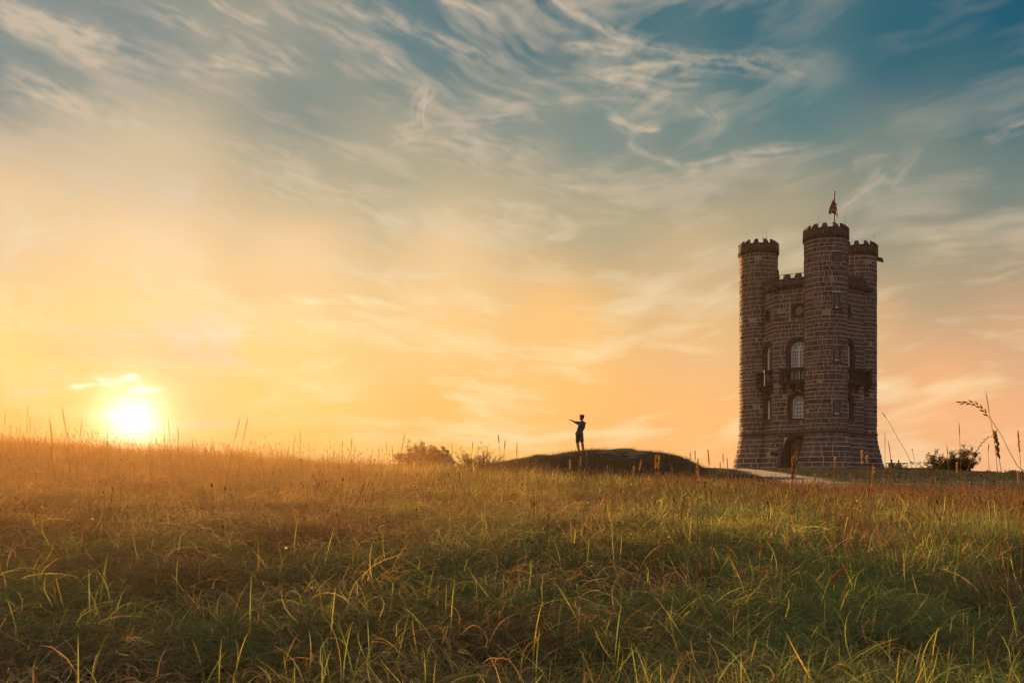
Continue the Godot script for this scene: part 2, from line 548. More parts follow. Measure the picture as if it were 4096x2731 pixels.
func soil(x: float, d: float) -> Color:
	var k := lump.get_noise_2d(x * 3.0 + 50.0, d * 3.0) * 0.5 + 0.5
	if d < 22.0:
		return Color(0.075, 0.058, 0.026).lerp(Color(0.055, 0.06, 0.024), k)
	return Color(0.045, 0.052, 0.03).lerp(Color(0.06, 0.058, 0.036), k)

func turf(x: float, d: float) -> Color:
	var k := lump.get_noise_2d(x * 14.0 + 9.0, d * 14.0) * 0.5 + 0.5
	return Color(0.06, 0.06, 0.032).lerp(Color(0.10, 0.078, 0.05), k)

func speckle(size: int, freq: float, lo: float, hi: float, sd: int, octaves := 4) -> NoiseTexture2D:
	var n := FastNoiseLite.new()
	n.noise_type = FastNoiseLite.TYPE_SIMPLEX
	n.frequency = freq
	n.fractal_octaves = octaves
	n.seed = sd
	var t := NoiseTexture2D.new()
	t.width = size
	t.height = size
	t.seamless = true
	t.noise = n
	var g := Gradient.new()
	g.set_color(0, Color(lo, lo, lo))
	g.set_color(1, Color(hi, hi, hi))
	t.color_ramp = g
	return t

func paint(rough: float, backlit := Color.BLACK, tex: Texture2D = null, scale := 1.0, relief := 0.0) -> StandardMaterial3D:
	var m := StandardMaterial3D.new()
	m.vertex_color_use_as_albedo = true
	m.roughness = rough
	m.metallic_specular = 0.3
	if backlit != Color.BLACK:
		m.backlight_enabled = true
		m.backlight = backlit
		m.cull_mode = BaseMaterial3D.CULL_DISABLED
	if tex:
		m.albedo_texture = tex
		m.uv1_triplanar = true
		m.uv1_world_triplanar = true
		m.uv1_scale = Vector3.ONE * scale
		if relief > 0.0:
			m.heightmap_enabled = true
			m.heightmap_texture = tex
			m.heightmap_scale = relief
	return m

func make_ground() -> void:
	var mb := MB.new()
	sheet(mb, graded(0.33, 200.0, 0.032), graded(0.33, 200.0, 0.028), ground_at, soil)
	setting("ground", mb, M.soil)
	var mm := MB.new()
	var xs := PackedFloat32Array()
	var ds := PackedFloat32Array()
	for i in 61:
		xs.append(-4.5 + i * 0.25)
	for i in 65:
		ds.append(37.5 + i * 0.25)
	sheet(mm, xs, ds, mound_at, turf)
	setting("mound", mm, M.soil)
	# the pale gravel path that leads to the tower
	var line := [Vector2(6.4, 19), Vector2(7.2, 21.5), Vector2(8.2, 25), Vector2(9.3, 31), Vector2(10.6, 38), Vector2(12.3, 47), Vector2(14.5, 58), Vector2(16.2, 68), Vector2(17.3, 76), Vector2(18.2, 84)]
	var pm := MB.new()
	var prev: Array = []
	for i in line.size() - 1:
		for k in 6:
			var p: Vector2 = line[i].cubic_interpolate(line[i + 1], line[maxi(i - 1, 0)], line[mini(i + 2, line.size() - 1)], k / 6.0)
			var half := 0.95 + 0.2 * lump.get_noise_2d(p.y * 9.0, 3.0) + 0.3 * smoothstep(60.0, 80.0, p.y)
			var row := []
			for s in 5:
				var x: float = p.x + (s / 2.0 - 1.0) * half * 1.25
				row.append(Vector3(x, ground_at(x, p.y) + (0.02 if s in [1, 2, 3] else -0.03), -p.y))
			if prev:
				for s in 4:
					pm.quad(prev[s], prev[s + 1], row[s + 1], row[s], Color(0.27, 0.215, 0.165), Vector3.UP)
			prev = row
	setting("path", pm, M.gravel)

# ------------------------------------------------------------------ grass
func blade(mb: MB, at: Vector3, yaw: float, lean: float, droop: float, long: float, wide: float, col: Color, tip: Color, segs := 5) -> void:
	var f := Vector3(cos(yaw), 0, sin(yaw))
	var side := Vector3(-f.z, 0, f.x)
	side = side.rotated(f, rng.randf_range(-0.5, 0.5))
	var p := at
	var a := lean
	var prev := -1
	for i in segs + 1:
		var k := float(i) / segs
		var dirn := Vector3.UP * cos(a) + f * sin(a)
		var nn := (f * cos(a) - Vector3.UP * sin(a))
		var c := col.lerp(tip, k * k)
		if i == segs:
			var e := mb.vert(p, nn, c)
			mb.tri(prev, prev + 1, e)
			break
		var w := wide * 0.5 * (1.0 - k * k * 0.75)
		var j := mb.vert(p - side * w, nn, c)
		mb.vert(p + side * w, nn, c)
		if prev >= 0:
			mb.tri(prev, prev + 1, j + 1)
			mb.tri(prev, j + 1, j)
		prev = j
		p += dirn * long / segs
		a += droop / segs * (0.4 + 1.2 * k)

func strand(mb: MB, at: Vector3, long: float, wide: float, rise: float, col: Color) -> void:   # a lax blade that wanders through its neighbours
	var yaw := rng.randf() * TAU
	var pitch := rng.randf_range(-0.1, 0.9) * rise
	var turn := rng.randfn(0.0, 2.2)
	var fall := -absf(rng.randfn(0.6, 1.1)) - pitch
	var p := at
	var prev := -1
	var segs := 6
	for i in segs + 1:
		var k := float(i) / segs
		var dirn := Vector3(cos(yaw) * cos(pitch), sin(pitch), sin(yaw) * cos(pitch))
		var side := Vector3(-sin(yaw), 0.35, cos(yaw)).normalized()
		var nn := side.cross(dirn).normalized()
		var w := wide * 0.5 * (1.0 - k * k * 0.8)
		var j := mb.vert(p - side * w, nn, col)
		mb.vert(p + side * w, nn, col)
		if prev >= 0:
			mb.tri(prev, prev + 1, j + 1)
			mb.tri(prev, j + 1, j)
		prev = j
		p += dirn * long / segs
		p.y = maxf(p.y, 0.0)
		yaw += turn / segs + rng.randfn(0.0, 0.12)
		pitch += fall / segs

func mat_tuft(count: int, spread: float, long: Vector2, wide: float) -> ArrayMesh:
	var mb := MB.new()
	for i in count:
		var q := Vector2(rng.randfn(0, 0.5), rng.randfn(0, 0.5)) * spread
		var g := rng.randf_range(0.6, 1.45)
		var c := Color(1.3 * g, 1.0 * g, 0.95 * g) if rng.randf() < 0.3 else Color(g * rng.randf_range(0.8, 1.15), g, g * 0.9) * (1.7 if rng.randf() < 0.12 else 1.0)
		strand(mb, Vector3(q.x, rng.randf() * rng.randf() * 0.13, q.y), rng.randf_range(long.x, long.y), wide * rng.randf_range(0.6, 1.5), rng.randf_range(0.3, 1.5), c * 0.5)
	return mb.mesh()

func tuft(count: int, spread: float, long: Vector2, wide: float, lean: float, droop: Vector2, segs := 5) -> ArrayMesh:
	var mb := MB.new()
	for i in count:
		var q := Vector2(rng.randfn(0, 0.5), rng.randfn(0, 0.5)) * spread
		var g := rng.randf_range(0.75, 1.3)
		var dry := rng.randf() < 0.22
		var c := Color(1.35 * g, 1.05 * g, 0.95 * g) if dry else Color(g * rng.randf_range(0.85, 1.1), g, g * 0.9)
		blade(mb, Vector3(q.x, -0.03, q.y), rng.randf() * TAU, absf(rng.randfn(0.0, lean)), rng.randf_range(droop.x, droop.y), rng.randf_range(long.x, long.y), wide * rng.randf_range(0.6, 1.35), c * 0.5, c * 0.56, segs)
	return mb.mesh()

func seed_tuft(count: int, spread: float, long: Vector2) -> ArrayMesh:   # thin straw stems, each with a small loose head
	var mb := MB.new()
	for i in count:
		var q := Vector2(rng.randfn(0, 0.5), rng.randfn(0, 0.5)) * spread
		var yaw := rng.randf() * TAU
		var lean := absf(rng.randfn(0.0, 0.16))
		var h := rng.randf_range(long.x, long.y)
		var p := Vector3(q.x, 0, q.y)
		var f := Vector3(cos(yaw), 0, sin(yaw))
		var pts := PackedVector3Array()
		var rad := PackedFloat32Array()
		for k in 4:
			pts.append(p + Vector3.UP * h * k / 3.0 * cos(lean) + f * h * sin(lean) * pow(k / 3.0, 1.8))
			rad.append(0.0011)
		var g := rng.randf_range(0.35, 0.6)
		mb.tube(pts, rad, 3, Color(g, g, g))
		var up := (pts[3] - pts[2]).normalized()
		var head := rng.randf_range(0.025, 0.07)
		var fat := rng.randf_range(0.003, 0.0055)
		mb.tube(PackedVector3Array([pts[3], pts[3] + up * head * 0.3, pts[3] + up * head * 0.7, pts[3] + up * head]), PackedFloat32Array([0.001, fat, fat * 0.9, 0.0008]), 5, Color(g * 1.15, g * 1.0, g * 0.95))
	return mb.mesh()

func scatter(called: String, mesh: ArrayMesh, mat: Material, where: Array, tint: Array) -> void:
	var mm := MultiMesh.new()
	mm.transform_format = MultiMesh.TRANSFORM_3D
	mm.use_colors = true
	mm.mesh = mesh
	mm.instance_count = where.size()
	for i in where.size():
		mm.set_instance_transform(i, where[i])
		mm.set_instance_color(i, tint[i])
	var o := MultiMeshInstance3D.new()
	o.name = called
	o.multimesh = mm
	o.material_override = mat
	o.set_meta("kind", "stuff")
	add_child(o, true)

func placed(x: float, d: float, y: float, size: float, tall: float) -> Transform3D:
	var b := Basis(Vector3.UP, rng.randf() * TAU)
	b = Basis(Vector3(rng.randf_range(-1, 1), 0, rng.randf_range(-1, 1)).normalized(), rng.randf_range(0.0, 0.22) if tall < 0.0 or size > 1.15 else rng.randf() * rng.randf() * 0.9) * b
	return Transform3D(b.scaled_local(Vector3(size, size * tall, size)), Vector3(x, y, -d))

func sward(x: float, d: float) -> Color:   # patchy dry and green grass; extra russet on the left paints in lens flare
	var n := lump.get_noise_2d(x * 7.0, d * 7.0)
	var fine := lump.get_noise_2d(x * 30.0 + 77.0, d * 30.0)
	var dry := clampf(0.24 - x * 0.10 + n * 0.42 + rng.randf_range(-0.25, 0.25), 0.0, 1.0)  # leftward part stands for flare warmth, the rest is dryness
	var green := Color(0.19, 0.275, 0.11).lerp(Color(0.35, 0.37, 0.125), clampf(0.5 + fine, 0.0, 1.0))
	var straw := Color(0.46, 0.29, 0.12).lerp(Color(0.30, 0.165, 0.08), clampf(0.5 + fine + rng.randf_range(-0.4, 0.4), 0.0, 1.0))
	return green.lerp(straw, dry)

func make_grass() -> void:
	rng.seed = 41
	var kinds := []
	for i in 4:
		kinds.append(mat_tuft(80, 0.17, Vector2(0.10, 0.30), 0.0026))
	for i in 3:
		kinds.append(tuft(64, 0.16, Vector2(0.10, 0.30), 0.0025, 0.8, Vector2(0.6, 3.6), 6))
	var spots := []
	var tints := []
	for i in 7:
		spots.append([])
		tints.append([])
	for band in [[1.6, 3.0, 240.0], [3.0, 5.0, 280.0], [5.0, 9.0, 170.0], [9.0, 14.0, 110.0], [14.0, 19.5, 75.0], [19.5, 25.0, 34.0]]:
		var area: float = (band[1] - band[0]) * (0.62 * (band[0] + band[1]) + 2.4)
		for i in int(area * band[2]):
			var d := rng.randf_range(band[0], band[1])
			var x := rng.randf_range(-1.0, 1.0) * (0.62 * d + 1.2)
			var n := lump.get_noise_2d(x * 10.0 + 31.0, d * 10.0)
			if d > 19.5 and (x < 4.0 - n * 2.0 or rng.randf() < (d - 19.5) / 6.0):
				continue
			if n < -0.12 and rng.randf() < 0.85:
				continue
			var k := rng.randi() % 4
			if rng.randf() < 0.08 + 0.55 * smoothstep(-1.5, 4.0, x):
				k = 4 + rng.randi() % 3
			spots[k].append(placed(x, d, ground_at(x, d), rng.randf_range(0.7, 1.1), clampf(0.9 + n * 0.7, 0.5, 1.3) * lerpf(0.62, 1.1, smoothstep(-3.0, 4.0, x))))
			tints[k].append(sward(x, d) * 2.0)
	for k in 7:
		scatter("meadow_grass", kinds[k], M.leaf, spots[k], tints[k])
	# ragged upright blades along the brow
	for k in 3:
		var m := tuft(11, 0.16, Vector2(0.18, 0.42), 0.0042, 0.4, Vector2(0.0, 1.5), 5)
		spots = []
		tints = []
		for i in 1100:
			var d := 13.5 + 5.2 * rng.randf()
			var x := rng.randf_range(-0.62, 0.25) * d
			spots.append(placed(x, d, ground_at(x, d), rng.randf_range(0.6, 1.0), 1.0))
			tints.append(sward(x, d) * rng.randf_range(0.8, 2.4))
		scatter("brow_grass", m, M.leaf, spots, tints)
	# last year's thatch: flat, bleached and brown, tangled through the green
	for k in 3:
		var m := mat_tuft(50, 0.2, Vector2(0.08, 0.24), 0.0024)
		spots = []
		tints = []
		for i in 1500:
			var d := 0.9 + 12.5 * pow(rng.randf(), 0.8)
			var x := rng.randf_range(-1.0, 1.0) * (0.62 * d + 1.0)
			if rng.randf() < smoothstep(0.0, 6.0, x) * 0.7:
				continue
			spots.append(placed(x, d, ground_at(x, d) + rng.randf_range(-0.02, 0.05), rng.randf_range(0.7, 1.1), 1.0))
			tints.append(Color(0.42, 0.29, 0.16).lerp(Color(0.20, 0.125, 0.075), rng.randf()) * 2.0)
		scatter("dead_grass", m, M.leaf, spots, tints)
	# broad green blades that arch out of the sward, most of them low on the right
	var wide := []
	for i in 3:
		wide.append(tuft(5, 0.12, Vector2(0.18, 0.40), 0.0062, 1.0, Vector2(0.2, 1.8), 7))
	for k in 3:
		spots = []
		tints = []
		for i in 380:
			var d := 2.4 + 6.5 * rng.randf() * rng.randf()
			var x := rng.randf_range(-0.8, 1.0) * (0.62 * d + 0.8)
			if rng.randf() > smoothstep(-3.0, 2.5, x) * 0.9 + 0.1:
				continue
			spots.append(placed(x, d, ground_at(x, d), rng.randf_range(0.6, 1.05), 1.0))
			tints.append(Color(0.20, 0.27, 0.09).lerp(Color(0.40, 0.37, 0.11), rng.randf()) * 2.0)
		scatter("broad_grass_blades", wide[k], M.leaf, spots, tints)
	# straw stems with small heads, thickest where the meadow ends
	for k in 4:
		var m := seed_tuft(9, 0.35, Vector2(0.16, 0.36))
		spots = []
		tints = []
		for i in 2300:
			var d := 4.0 + 19.5 * sqrt(rng.randf())
			var x := rng.randf_range(-1.0, 1.0) * (0.62 * d + 0.5)
			if rng.randf() > smoothstep(-3.0, 6.0, x) * 0.8 + 0.09 + 0.2 * smoothstep(13.0, 17.0, d) * smoothstep(2.0, -2.0, x):
				continue
			if d > 18.5 and x < 2.5:
				continue
			spots.append(placed(x, d, ground_at(x, d), rng.randf_range(0.7, 1.1), rng.randf_range(0.7, 1.1)))
			tints.append(Color(0.37, 0.26, 0.125).lerp(Color(0.25, 0.18, 0.09), rng.randf()) * 2.0)
		scatter("seeding_grass", m, M.leaf, spots, tints)
	# small dark flower heads and pale florets
	var dark := MB.new()
	dark.tube(PackedVector3Array([Vector3(0, 0, 0), Vector3(0.01, 0.16, 0), Vector3(0.004, 0.34, 0.01)]), PackedFloat32Array([0.0013, 0.0012, 0.0011]), 3, Color(0.10, 0.075, 0.03))
	dark.tube(PackedVector3Array([Vector3(0.004, 0.335, 0.01), Vector3(0.004, 0.342, 0.01), Vector3(0.004, 0.355, 0.01), Vector3(0.004, 0.365, 0.01)]), PackedFloat32Array([0.001, 0.0048, 0.005, 0.001]), 6, Color(0.05, 0.024, 0.018))
	var pale := MB.new()
	pale.tube(PackedVector3Array([Vector3(0, 0, 0), Vector3(0.01, 0.14, 0), Vector3(0.02, 0.29, 0.01)]), PackedFloat32Array([0.0011, 0.001, 0.001]), 3, Color(0.16, 0.16, 0.06))
	for i in 6:
		var a := TAU * i / 6.0
		var q := Vector3(0.02, 0.29, 0.01)
		pale.quad(q, q + Vector3(cos(a - 0.4), 0.5, sin(a - 0.4)) * 0.006, q + Vector3(cos(a), 0.4, sin(a)) * 0.011, q + Vector3(cos(a + 0.4), 0.5, sin(a + 0.4)) * 0.006, Color(0.62, 0.58, 0.36), Vector3.UP)
	for s in [["dark_flower_heads", dark, 230], ["pale_florets", pale, 700]]:
		spots = []
		tints = []
		for i in s[2]:
			var d := 4.0 + 13.0 * sqrt(rng.randf())
			var x := rng.randf_range(-1.0, 1.0) * (0.6 * d + 0.3)
			spots.append(placed(x, d, ground_at(x, d), rng.randf_range(0.7, 1.15), 1.0))
			tints.append(Color.WHITE)
		scatter(s[0], s[1].mesh(), M.leaf, spots, tints)
	# the mown lawn round the tower and the short turf on the mound
	var short := []
	for i in 4:
		short.append(tuft(60, 0.3, Vector2(0.04, 0.11), 0.006, 0.5, Vector2(0.2, 1.4), 3))
	for k in 4:
		spots = []
		tints = []
		for i in 9000:
			var d := 15.0 + 85.0 * sqrt(rng.randf())
			var x := rng.randf_range(-0.2, 0.6) * d
			if path_here(x, d) or (x > 19.5 and x < 33.5 and d > 80.4 and d < 94.0):
				continue
			spots.append(placed(x, d, ground_at(x, d), 1.0 + d * 0.008, 0.8))
			tints.append(Color(0.052, 0.064, 0.034).lerp(Color(0.075, 0.072, 0.042), rng.randf()) * 2.0)
		scatter("lawn_grass", short[k], M.turf, spots, tints)
		spots = []
		tints = []
		for i in 3600:
			var x := rng.randf_range(-3.5, 9.5)
			var d := 45.6 + rng.randfn(-1.2, 2.2)
			if mound_at(x, d) < ground_at(x, d) or (x > 3.9 and x < 5.9 and d > 43.6 and d < 45.9 and rng.randf() < 0.8):
				continue
			spots.append(placed(x, d, mound_at(x, d), rng.randf_range(0.6, 1.15), rng.randf_range(0.9, 2.3)))
			tints.append(Color(0.085, 0.082, 0.042).lerp(Color(0.14, 0.10, 0.06), rng.randf()) * 2.0)
		scatter("mound_grass", short[k], M.turf, spots, tints)

func path_here(x: float, d: float) -> bool:
	return absf(x - table([Vector2(17, 6.0), Vector2(25, 8.2), Vector2(31, 9.3), Vector2(38, 10.6), Vector2(47, 12.3), Vector2(58, 14.5), Vector2(68, 16.2), Vector2(76, 17.3), Vector2(84, 18.2)], d)) < 1.1

# tall stalks that one can pick out: tip as seen, lean of the foot, head length, kind, distance
func make_stalks() -> void:
	rng.seed = 77
	var rise := "grass stalks standing up along the crest of the meadow"
	var lawnside := "grass stalks standing up before the lawn and mound"
	var rows := [
		# px, py, foot px offset, head px, kind, d
		[28, 405, -4, 12, 0, 11.0], [6, 410, -8, 14, 0, 10.0], [62, 407, 10, 22, 1, 10.5], [49, 418, 6, 14, 1, 11.0], [51, 424, 2, 12, 1, 12.0], [82, 419, -6, 20, 1, 10.0], [11, 424, -2, 8, 0, 12.0],
		[30, 415, 0, 16, 0, 11.5], [20, 425, 3, 8, 0, 12.5], [66, 428, 14, 6, 0, 12.0], [107, 428, 2, 9, 0, 11.0], [88, 432, 3, 6, 0, 12.0], [150, 432, 3, 7, 0, 12.0], [168, 417, 5, 14, 1, 10.5], [164, 424, 1, 8, 0, 11.5],
		[158, 427, -6, 5, 0, 12.0], [178, 427, 2, 20, 1, 11.0], [240, 418, -17, 22, 1, 9.5], [248, 417, -14, 24, 1, 9.5], [212, 438, 8, 10, 1, 11.0], [204, 441, 6, 8, 0, 12.0], [224, 442, 4, 6, 0, 12.0], [192, 437, 2, 12, 1, 12.0],
		[295, 434, -5, 12, 0, 11.5], [300, 430, 2, 14, 0, 11.0], [327, 446, 3, 8, 0, 12.0], [343, 440, -4, 9, 0, 12.0], [352, 437, -3, 12, 0, 11.5], [378, 446, 5, 8, 0, 12.0], [392, 445, 3, 10, 0, 12.0], [405, 434, -12, 22, 1, 10.0],
		[386, 441, 4, 10, 0, 11.0], [498, 434, 6, 9, 2, 10.5], [505, 440, -3, 8, 2, 11.0], [517, 442, -1, 12, 2, 11.0], [452, 443, 1, 9, 0, 10.5], [473, 440, -5, 10, 0, 10.0], [270, 452, -8, 8, 0, 12.0], [318, 452, 4, 6, 0, 12.0],
		[587, 448, -2, 8, 0, 10.5], [570, 460, 0, 9, 2, 9.5], [581, 456, -5, 10, 2, 9.5], [634, 466, -3, 14, 2, 8.0], [656, 455, -2, 14, 2, 8.5], [659, 456, -4, 12, 2, 8.0], [641, 460, -6, 10, 2, 9.0],
		[690, 452, 2, 8, 2, 10.0], [695, 450, 1, 9, 2, 10.0], [708, 449, 5, 16, 2, 7.0], [698, 458, -1, 24, 2, 6.0], [723, 453, 1, 9, 2, 10.0], [727, 457, 3, 11, 2, 10.0], [720, 461, 1, 9, 2, 10.5],
		[757, 458, -6, 7, 0, 9.0], [835, 457, -4, 10, 2, 8.5], [862, 450, 0, 14, 2, 7.0], [867, 455, 3, 8, 2, 8.0], [874, 466, -8, 22, 2, 6.5], [850, 471, 3, 10, 0, 9.0], [903, 474, -3, 12, 0, 9.5], [815, 474, -10, 14, 2, 7.0],
		[957, 462, 0, 10, 2, 7.5], [936, 476, -3, 12, 0, 9.0], [978, 489, 2, 14, 0, 9.0], [1009, 480, -6, 12, 0, 8.5], [1018, 470, 3, 14, 2, 7.0], [792, 476, -4, 12, 2, 7.5], [779, 485, -8, 16, 2, 6.5], [610, 470, 3, 9, 0, 9.0],
	]
	var zones := [[58, "at the left end of the crest"], [100, "left of the sun"], [172, "in the sun's glow"], [232, "just right of the sun"], [310, "midway from sun to leafy shrub"], [398, "close left of the leafy shrub"], [460, "before the leafy shrub"],
		[530, "before the twiggy shrub"], [612, "below the pointing person"], [690, "before the mound's right half"], [740, "in the gap between mound and tower"], [885, "before the tower foot"], [1100, "right of the bench"]]
	var looks := ["slim-headed", "wavy-spiked", "fuzzy-headed"]
	var counted := {}
	rows.sort_custom(func(a, b): return a[0] < b[0])
	for r in rows:
		var zone := ""
		for z in zones:
			if r[0] < z[0]:
				zone = z[1]
				break
		var key: String = looks[r[4]] + zone
		counted[key] = counted.get(key, 0) + 1
		var lab: String = "%s %s stalk %s, %s from the left there" % ["tall" if r[3] > 12 else "short", looks[r[4]], zone, ["first", "second", "third", "fourth", "fifth", "sixth", "seventh", "eighth", "ninth"][counted[key] - 1]]
		stalk(seen(r[0], r[1], r[5]), r[2] / 996.0 * r[5], r[3] / 996.0 * r[5], r[4], lab, rise if r[0] < 420 else lawnside)
	# those on the right that stand out by their shape
	stalk_path([seen(1030, 478, 5.2), seen(1016, 465, 5.2), seen(1005, 441, 5.2), seen(991, 419, 5.2), seen(977, 404, 5.2), seen(966, 402, 5.2), seen(960, 402, 5.2)], 34, 3, 5.2, "nodding oat-like stalk bowing to the left above all others beside the tower")
	stalk_path([seen(1001, 520, 6), seen(996, 455, 6), seen(993, 432, 6), seen(989, 411, 6), seen(986, 391, 6)], 21, 1, 6, "tallest upright stalk with a thin jointed spike behind the nodding one")
	stalk_path([seen(1008, 520, 4.4), seen(1003, 480, 4.4), seen(999, 458, 4.4), seen(995, 432, 4.4)], 27, 4, 4.4, "thick shaggy brown seed head standing near under the tallest stalk")
	stalk_path([seen(962, 492, 6), seen(971, 462, 6), seen(978, 448, 6), seen(986, 438, 6), seen(993, 435, 6)], 30, 1, 6, "stalk with a beaded spike arching up to the right above the dark shrub")
	stalk_path([seen(960, 505, 6.8), seen(961, 470, 6.8), seen(960, 445, 6.8), seen(959, 422, 6.8)], 14, 0, 6.8, "straight lone stalk with a short dark head above the dark shrub")
	stalk_path([seen(1022, 500, 5.6), seen(1021, 470, 5.6), seen(1019, 445, 5.6), seen(1018, 430, 5.6)], 22, 2, 5.6, "stalk with a long dark brush head at the far edge of the meadow")
	stalk_path([seen(912, 470, 7.2), seen(899, 440, 7.2), seen(888, 420, 7.2), seen(882, 412, 7.2)], 6, 0, 7.2, "thin bare stalk leaning left across the sky above the bench")
	stalk_path([seen(885, 500, 7.2), seen(885, 470, 7.2), seen(885, 450, 7.2), seen(885, 432, 7.2)], 12, 5, 7.2, "straight stalk with a forked head close beside the tower foot")
	stalk_path([seen(891, 500, 7.2), seen(891, 470, 7.2), seen(890, 452, 7.2), seen(888, 440, 7.2)], 20, 0, 7.2, "stalk with a long dark needle head before the bench")
	stalk_path([seen(921, 495, 7.2), seen(917, 470, 7.2), seen(914, 457, 7.2), seen(912, 448, 7.2)], 3, 0, 7.2, "short thin stem leaning left between bench and shrub")
	stalk_path([seen(949, 500, 5.2), seen(949, 480, 5.2), seen(948, 460, 5.2), seen(947, 444, 5.2)], 18, 5, 5.2, "pale blurred stalk with a forked head before the dark shrub")
	stalk_path([seen(929, 492, 6.8), seen(934, 475, 6.8), seen(940, 462, 6.8), seen(944, 452, 6.8)], 14, 1, 6.8, "stalk leaning right with a thin spike on the shrub's edge")
	stalk_path([seen(990, 500, 6.4), seen(990, 475, 6.4), seen(988, 455, 6.4), seen(989, 443, 6.4)], 8, 0, 6.4, "stalk with a small knob head left of the shaggy one")
	stalk_path([seen(797, 520, 6.4), seen(796, 490, 6.4), seen(796, 460, 6.4), seen(797, 446, 6.4)], 33, 5, 6.4, "big ragged orange seed head standing before the tower door")
	stalk_path([seen(790, 520, 6.4), seen(792, 490, 6.4), seen(793, 470, 6.4), seen(793, 458, 6.4)], 22, 4, 6.4, "lower ragged orange seed head beside the one before the door")
	stalk_path([seen(848, 560, 5.2), seen(851, 520, 5.2), seen(852, 500, 5.2), seen(856, 480, 5.2)], 12, 0, 5.2, "orange dry stalk below the right side of the tower")
	stalk_path([seen(845, 590, 4.4), seen(848, 575, 4.4), seen(849, 568, 4.4), seen(845, 566, 4.4), seen(832, 579, 4.4)], 16, 4, 4.4, "pale bent seed head drooping in the right foreground")

func spike(kind: int, mb: MB, pts: PackedVector3Array, wide: float) -> void:   # the head along its own curve
	var n := pts.size() - 1
	var tan := Color(0.42, 0.25, 0.11)
	if kind == 0 or kind == 2:
		var p := PackedVector3Array()
		var r := PackedFloat32Array()
		for i in 9:
			var k := i / 8.0
			p.append(pts[int(k * n)].lerp(pts[mini(int(k * n) + 1, n)], fposmod(k * n, 1.0)))
			r.append(wide * (0.25 + 0.75 * sqrt(maxf(0.0, sin(PI * clampf(k * 0.94 + 0.04, 0.0, 1.0))))) * (0.45 if kind == 0 else 0.58) * (0.85 + 0.3 * rng.randf()))
		mb.tube(p, r, 6, tan, true)
		if kind == 2:
			for i in 70:
				var k := rng.randf()
				var q := pts[int(k * n * 0.999)].lerp(pts[int(k * n * 0.999) + 1], fposmod(k * n * 0.999, 1.0))
				var up := (pts[n] - pts[0]).normalized()
				var o := up.cross(Vector3(rng.randfn(), rng.randfn(), rng.randfn())).normalized()
				mb.tri3(q + up * 0.0008 * 3.0, q - up * 0.0008 * 3.0, q + (o + up * 0.9) * wide * 1.5, tan, o)
		return
	var count := 13 if kind == 1 else 12 if kind == 3 else 46 if kind == 4 else 9
	for i in count:
		var k := (i + 0.3) / count
		var q := pts[int(k * n)].lerp(pts[mini(int(k * n) + 1, n)], fposmod(k * n, 1.0))
		var up := (pts[mini(int(k * n) + 1, n)] - pts[int(k * n)]).normalized()
		var side := up.cross(Vector3(0, 0.2, 1)).normalized() * (1.0 if i % 2 else -1.0)
		var spread := 0.42
		var long := wide * 4.4
		var fat := wide * 0.72
		if kind == 4:
			side = up.cross(Vector3(rng.randfn(), rng.randfn(), rng.randfn())).normalized()
			spread = rng.randf_range(0.2, 0.8)
			long = wide * rng.randf_range(2.2, 3.6)
			fat = wide * 0.6
		elif kind == 3:
			spread = 0.12
			side = (side + Vector3.DOWN * 0.9).normalized()
			long = wide * 6.5
			fat = wide * 0.95
		elif kind == 5:
			spread = 0.5
			long = wide * 5.5
			fat = wide * 0.55
		var e := q + (up + side * spread).normalized() * long
		if kind == 3:
			e = q + (up * 0.9 + side * 0.45).normalized() * long
		mb.tube(PackedVector3Array([q, q.lerp(e, 0.3) + side * fat * 0.4, q.lerp(e, 0.7) + side * fat * 0.3, e]), PackedFloat32Array([fat * 0.3, fat, fat * 0.8, fat * 0.08]), 5, tan * rng.randf_range(0.75, 1.15))

func stalk(tip: Vector3, lean: float, head: float, kind: int, label: String, group: String) -> void:
	var x := tip.x + lean
	var foot := Vector3(x, ground_at(x, -tip.z), tip.z)
	var pts := []
	for i in 6:
		var k := i / 5.0
		pts.append(foot.lerp(Vector3(lerpf(foot.x, tip.x, 0.5), tip.y, tip.z), k).lerp(foot.lerp(tip, k), k))
	stalk_build(pts, head, kind, label, group, 0.0072)

func stalk_path(p: Array, head_px: float, kind: int, d: float, label: String) -> void:
	var foot: Vector3 = p[0]
	var g := Vector3(foot.x, ground_at(foot.x, -foot.z), foot.z)
	var pts := []
	if foot.y - g.y > 0.03:
		pts.append(g)
	pts.append_array(p)
	stalk_build(pts, head_px / 996.0 * d, kind, label, "", 0.0068)

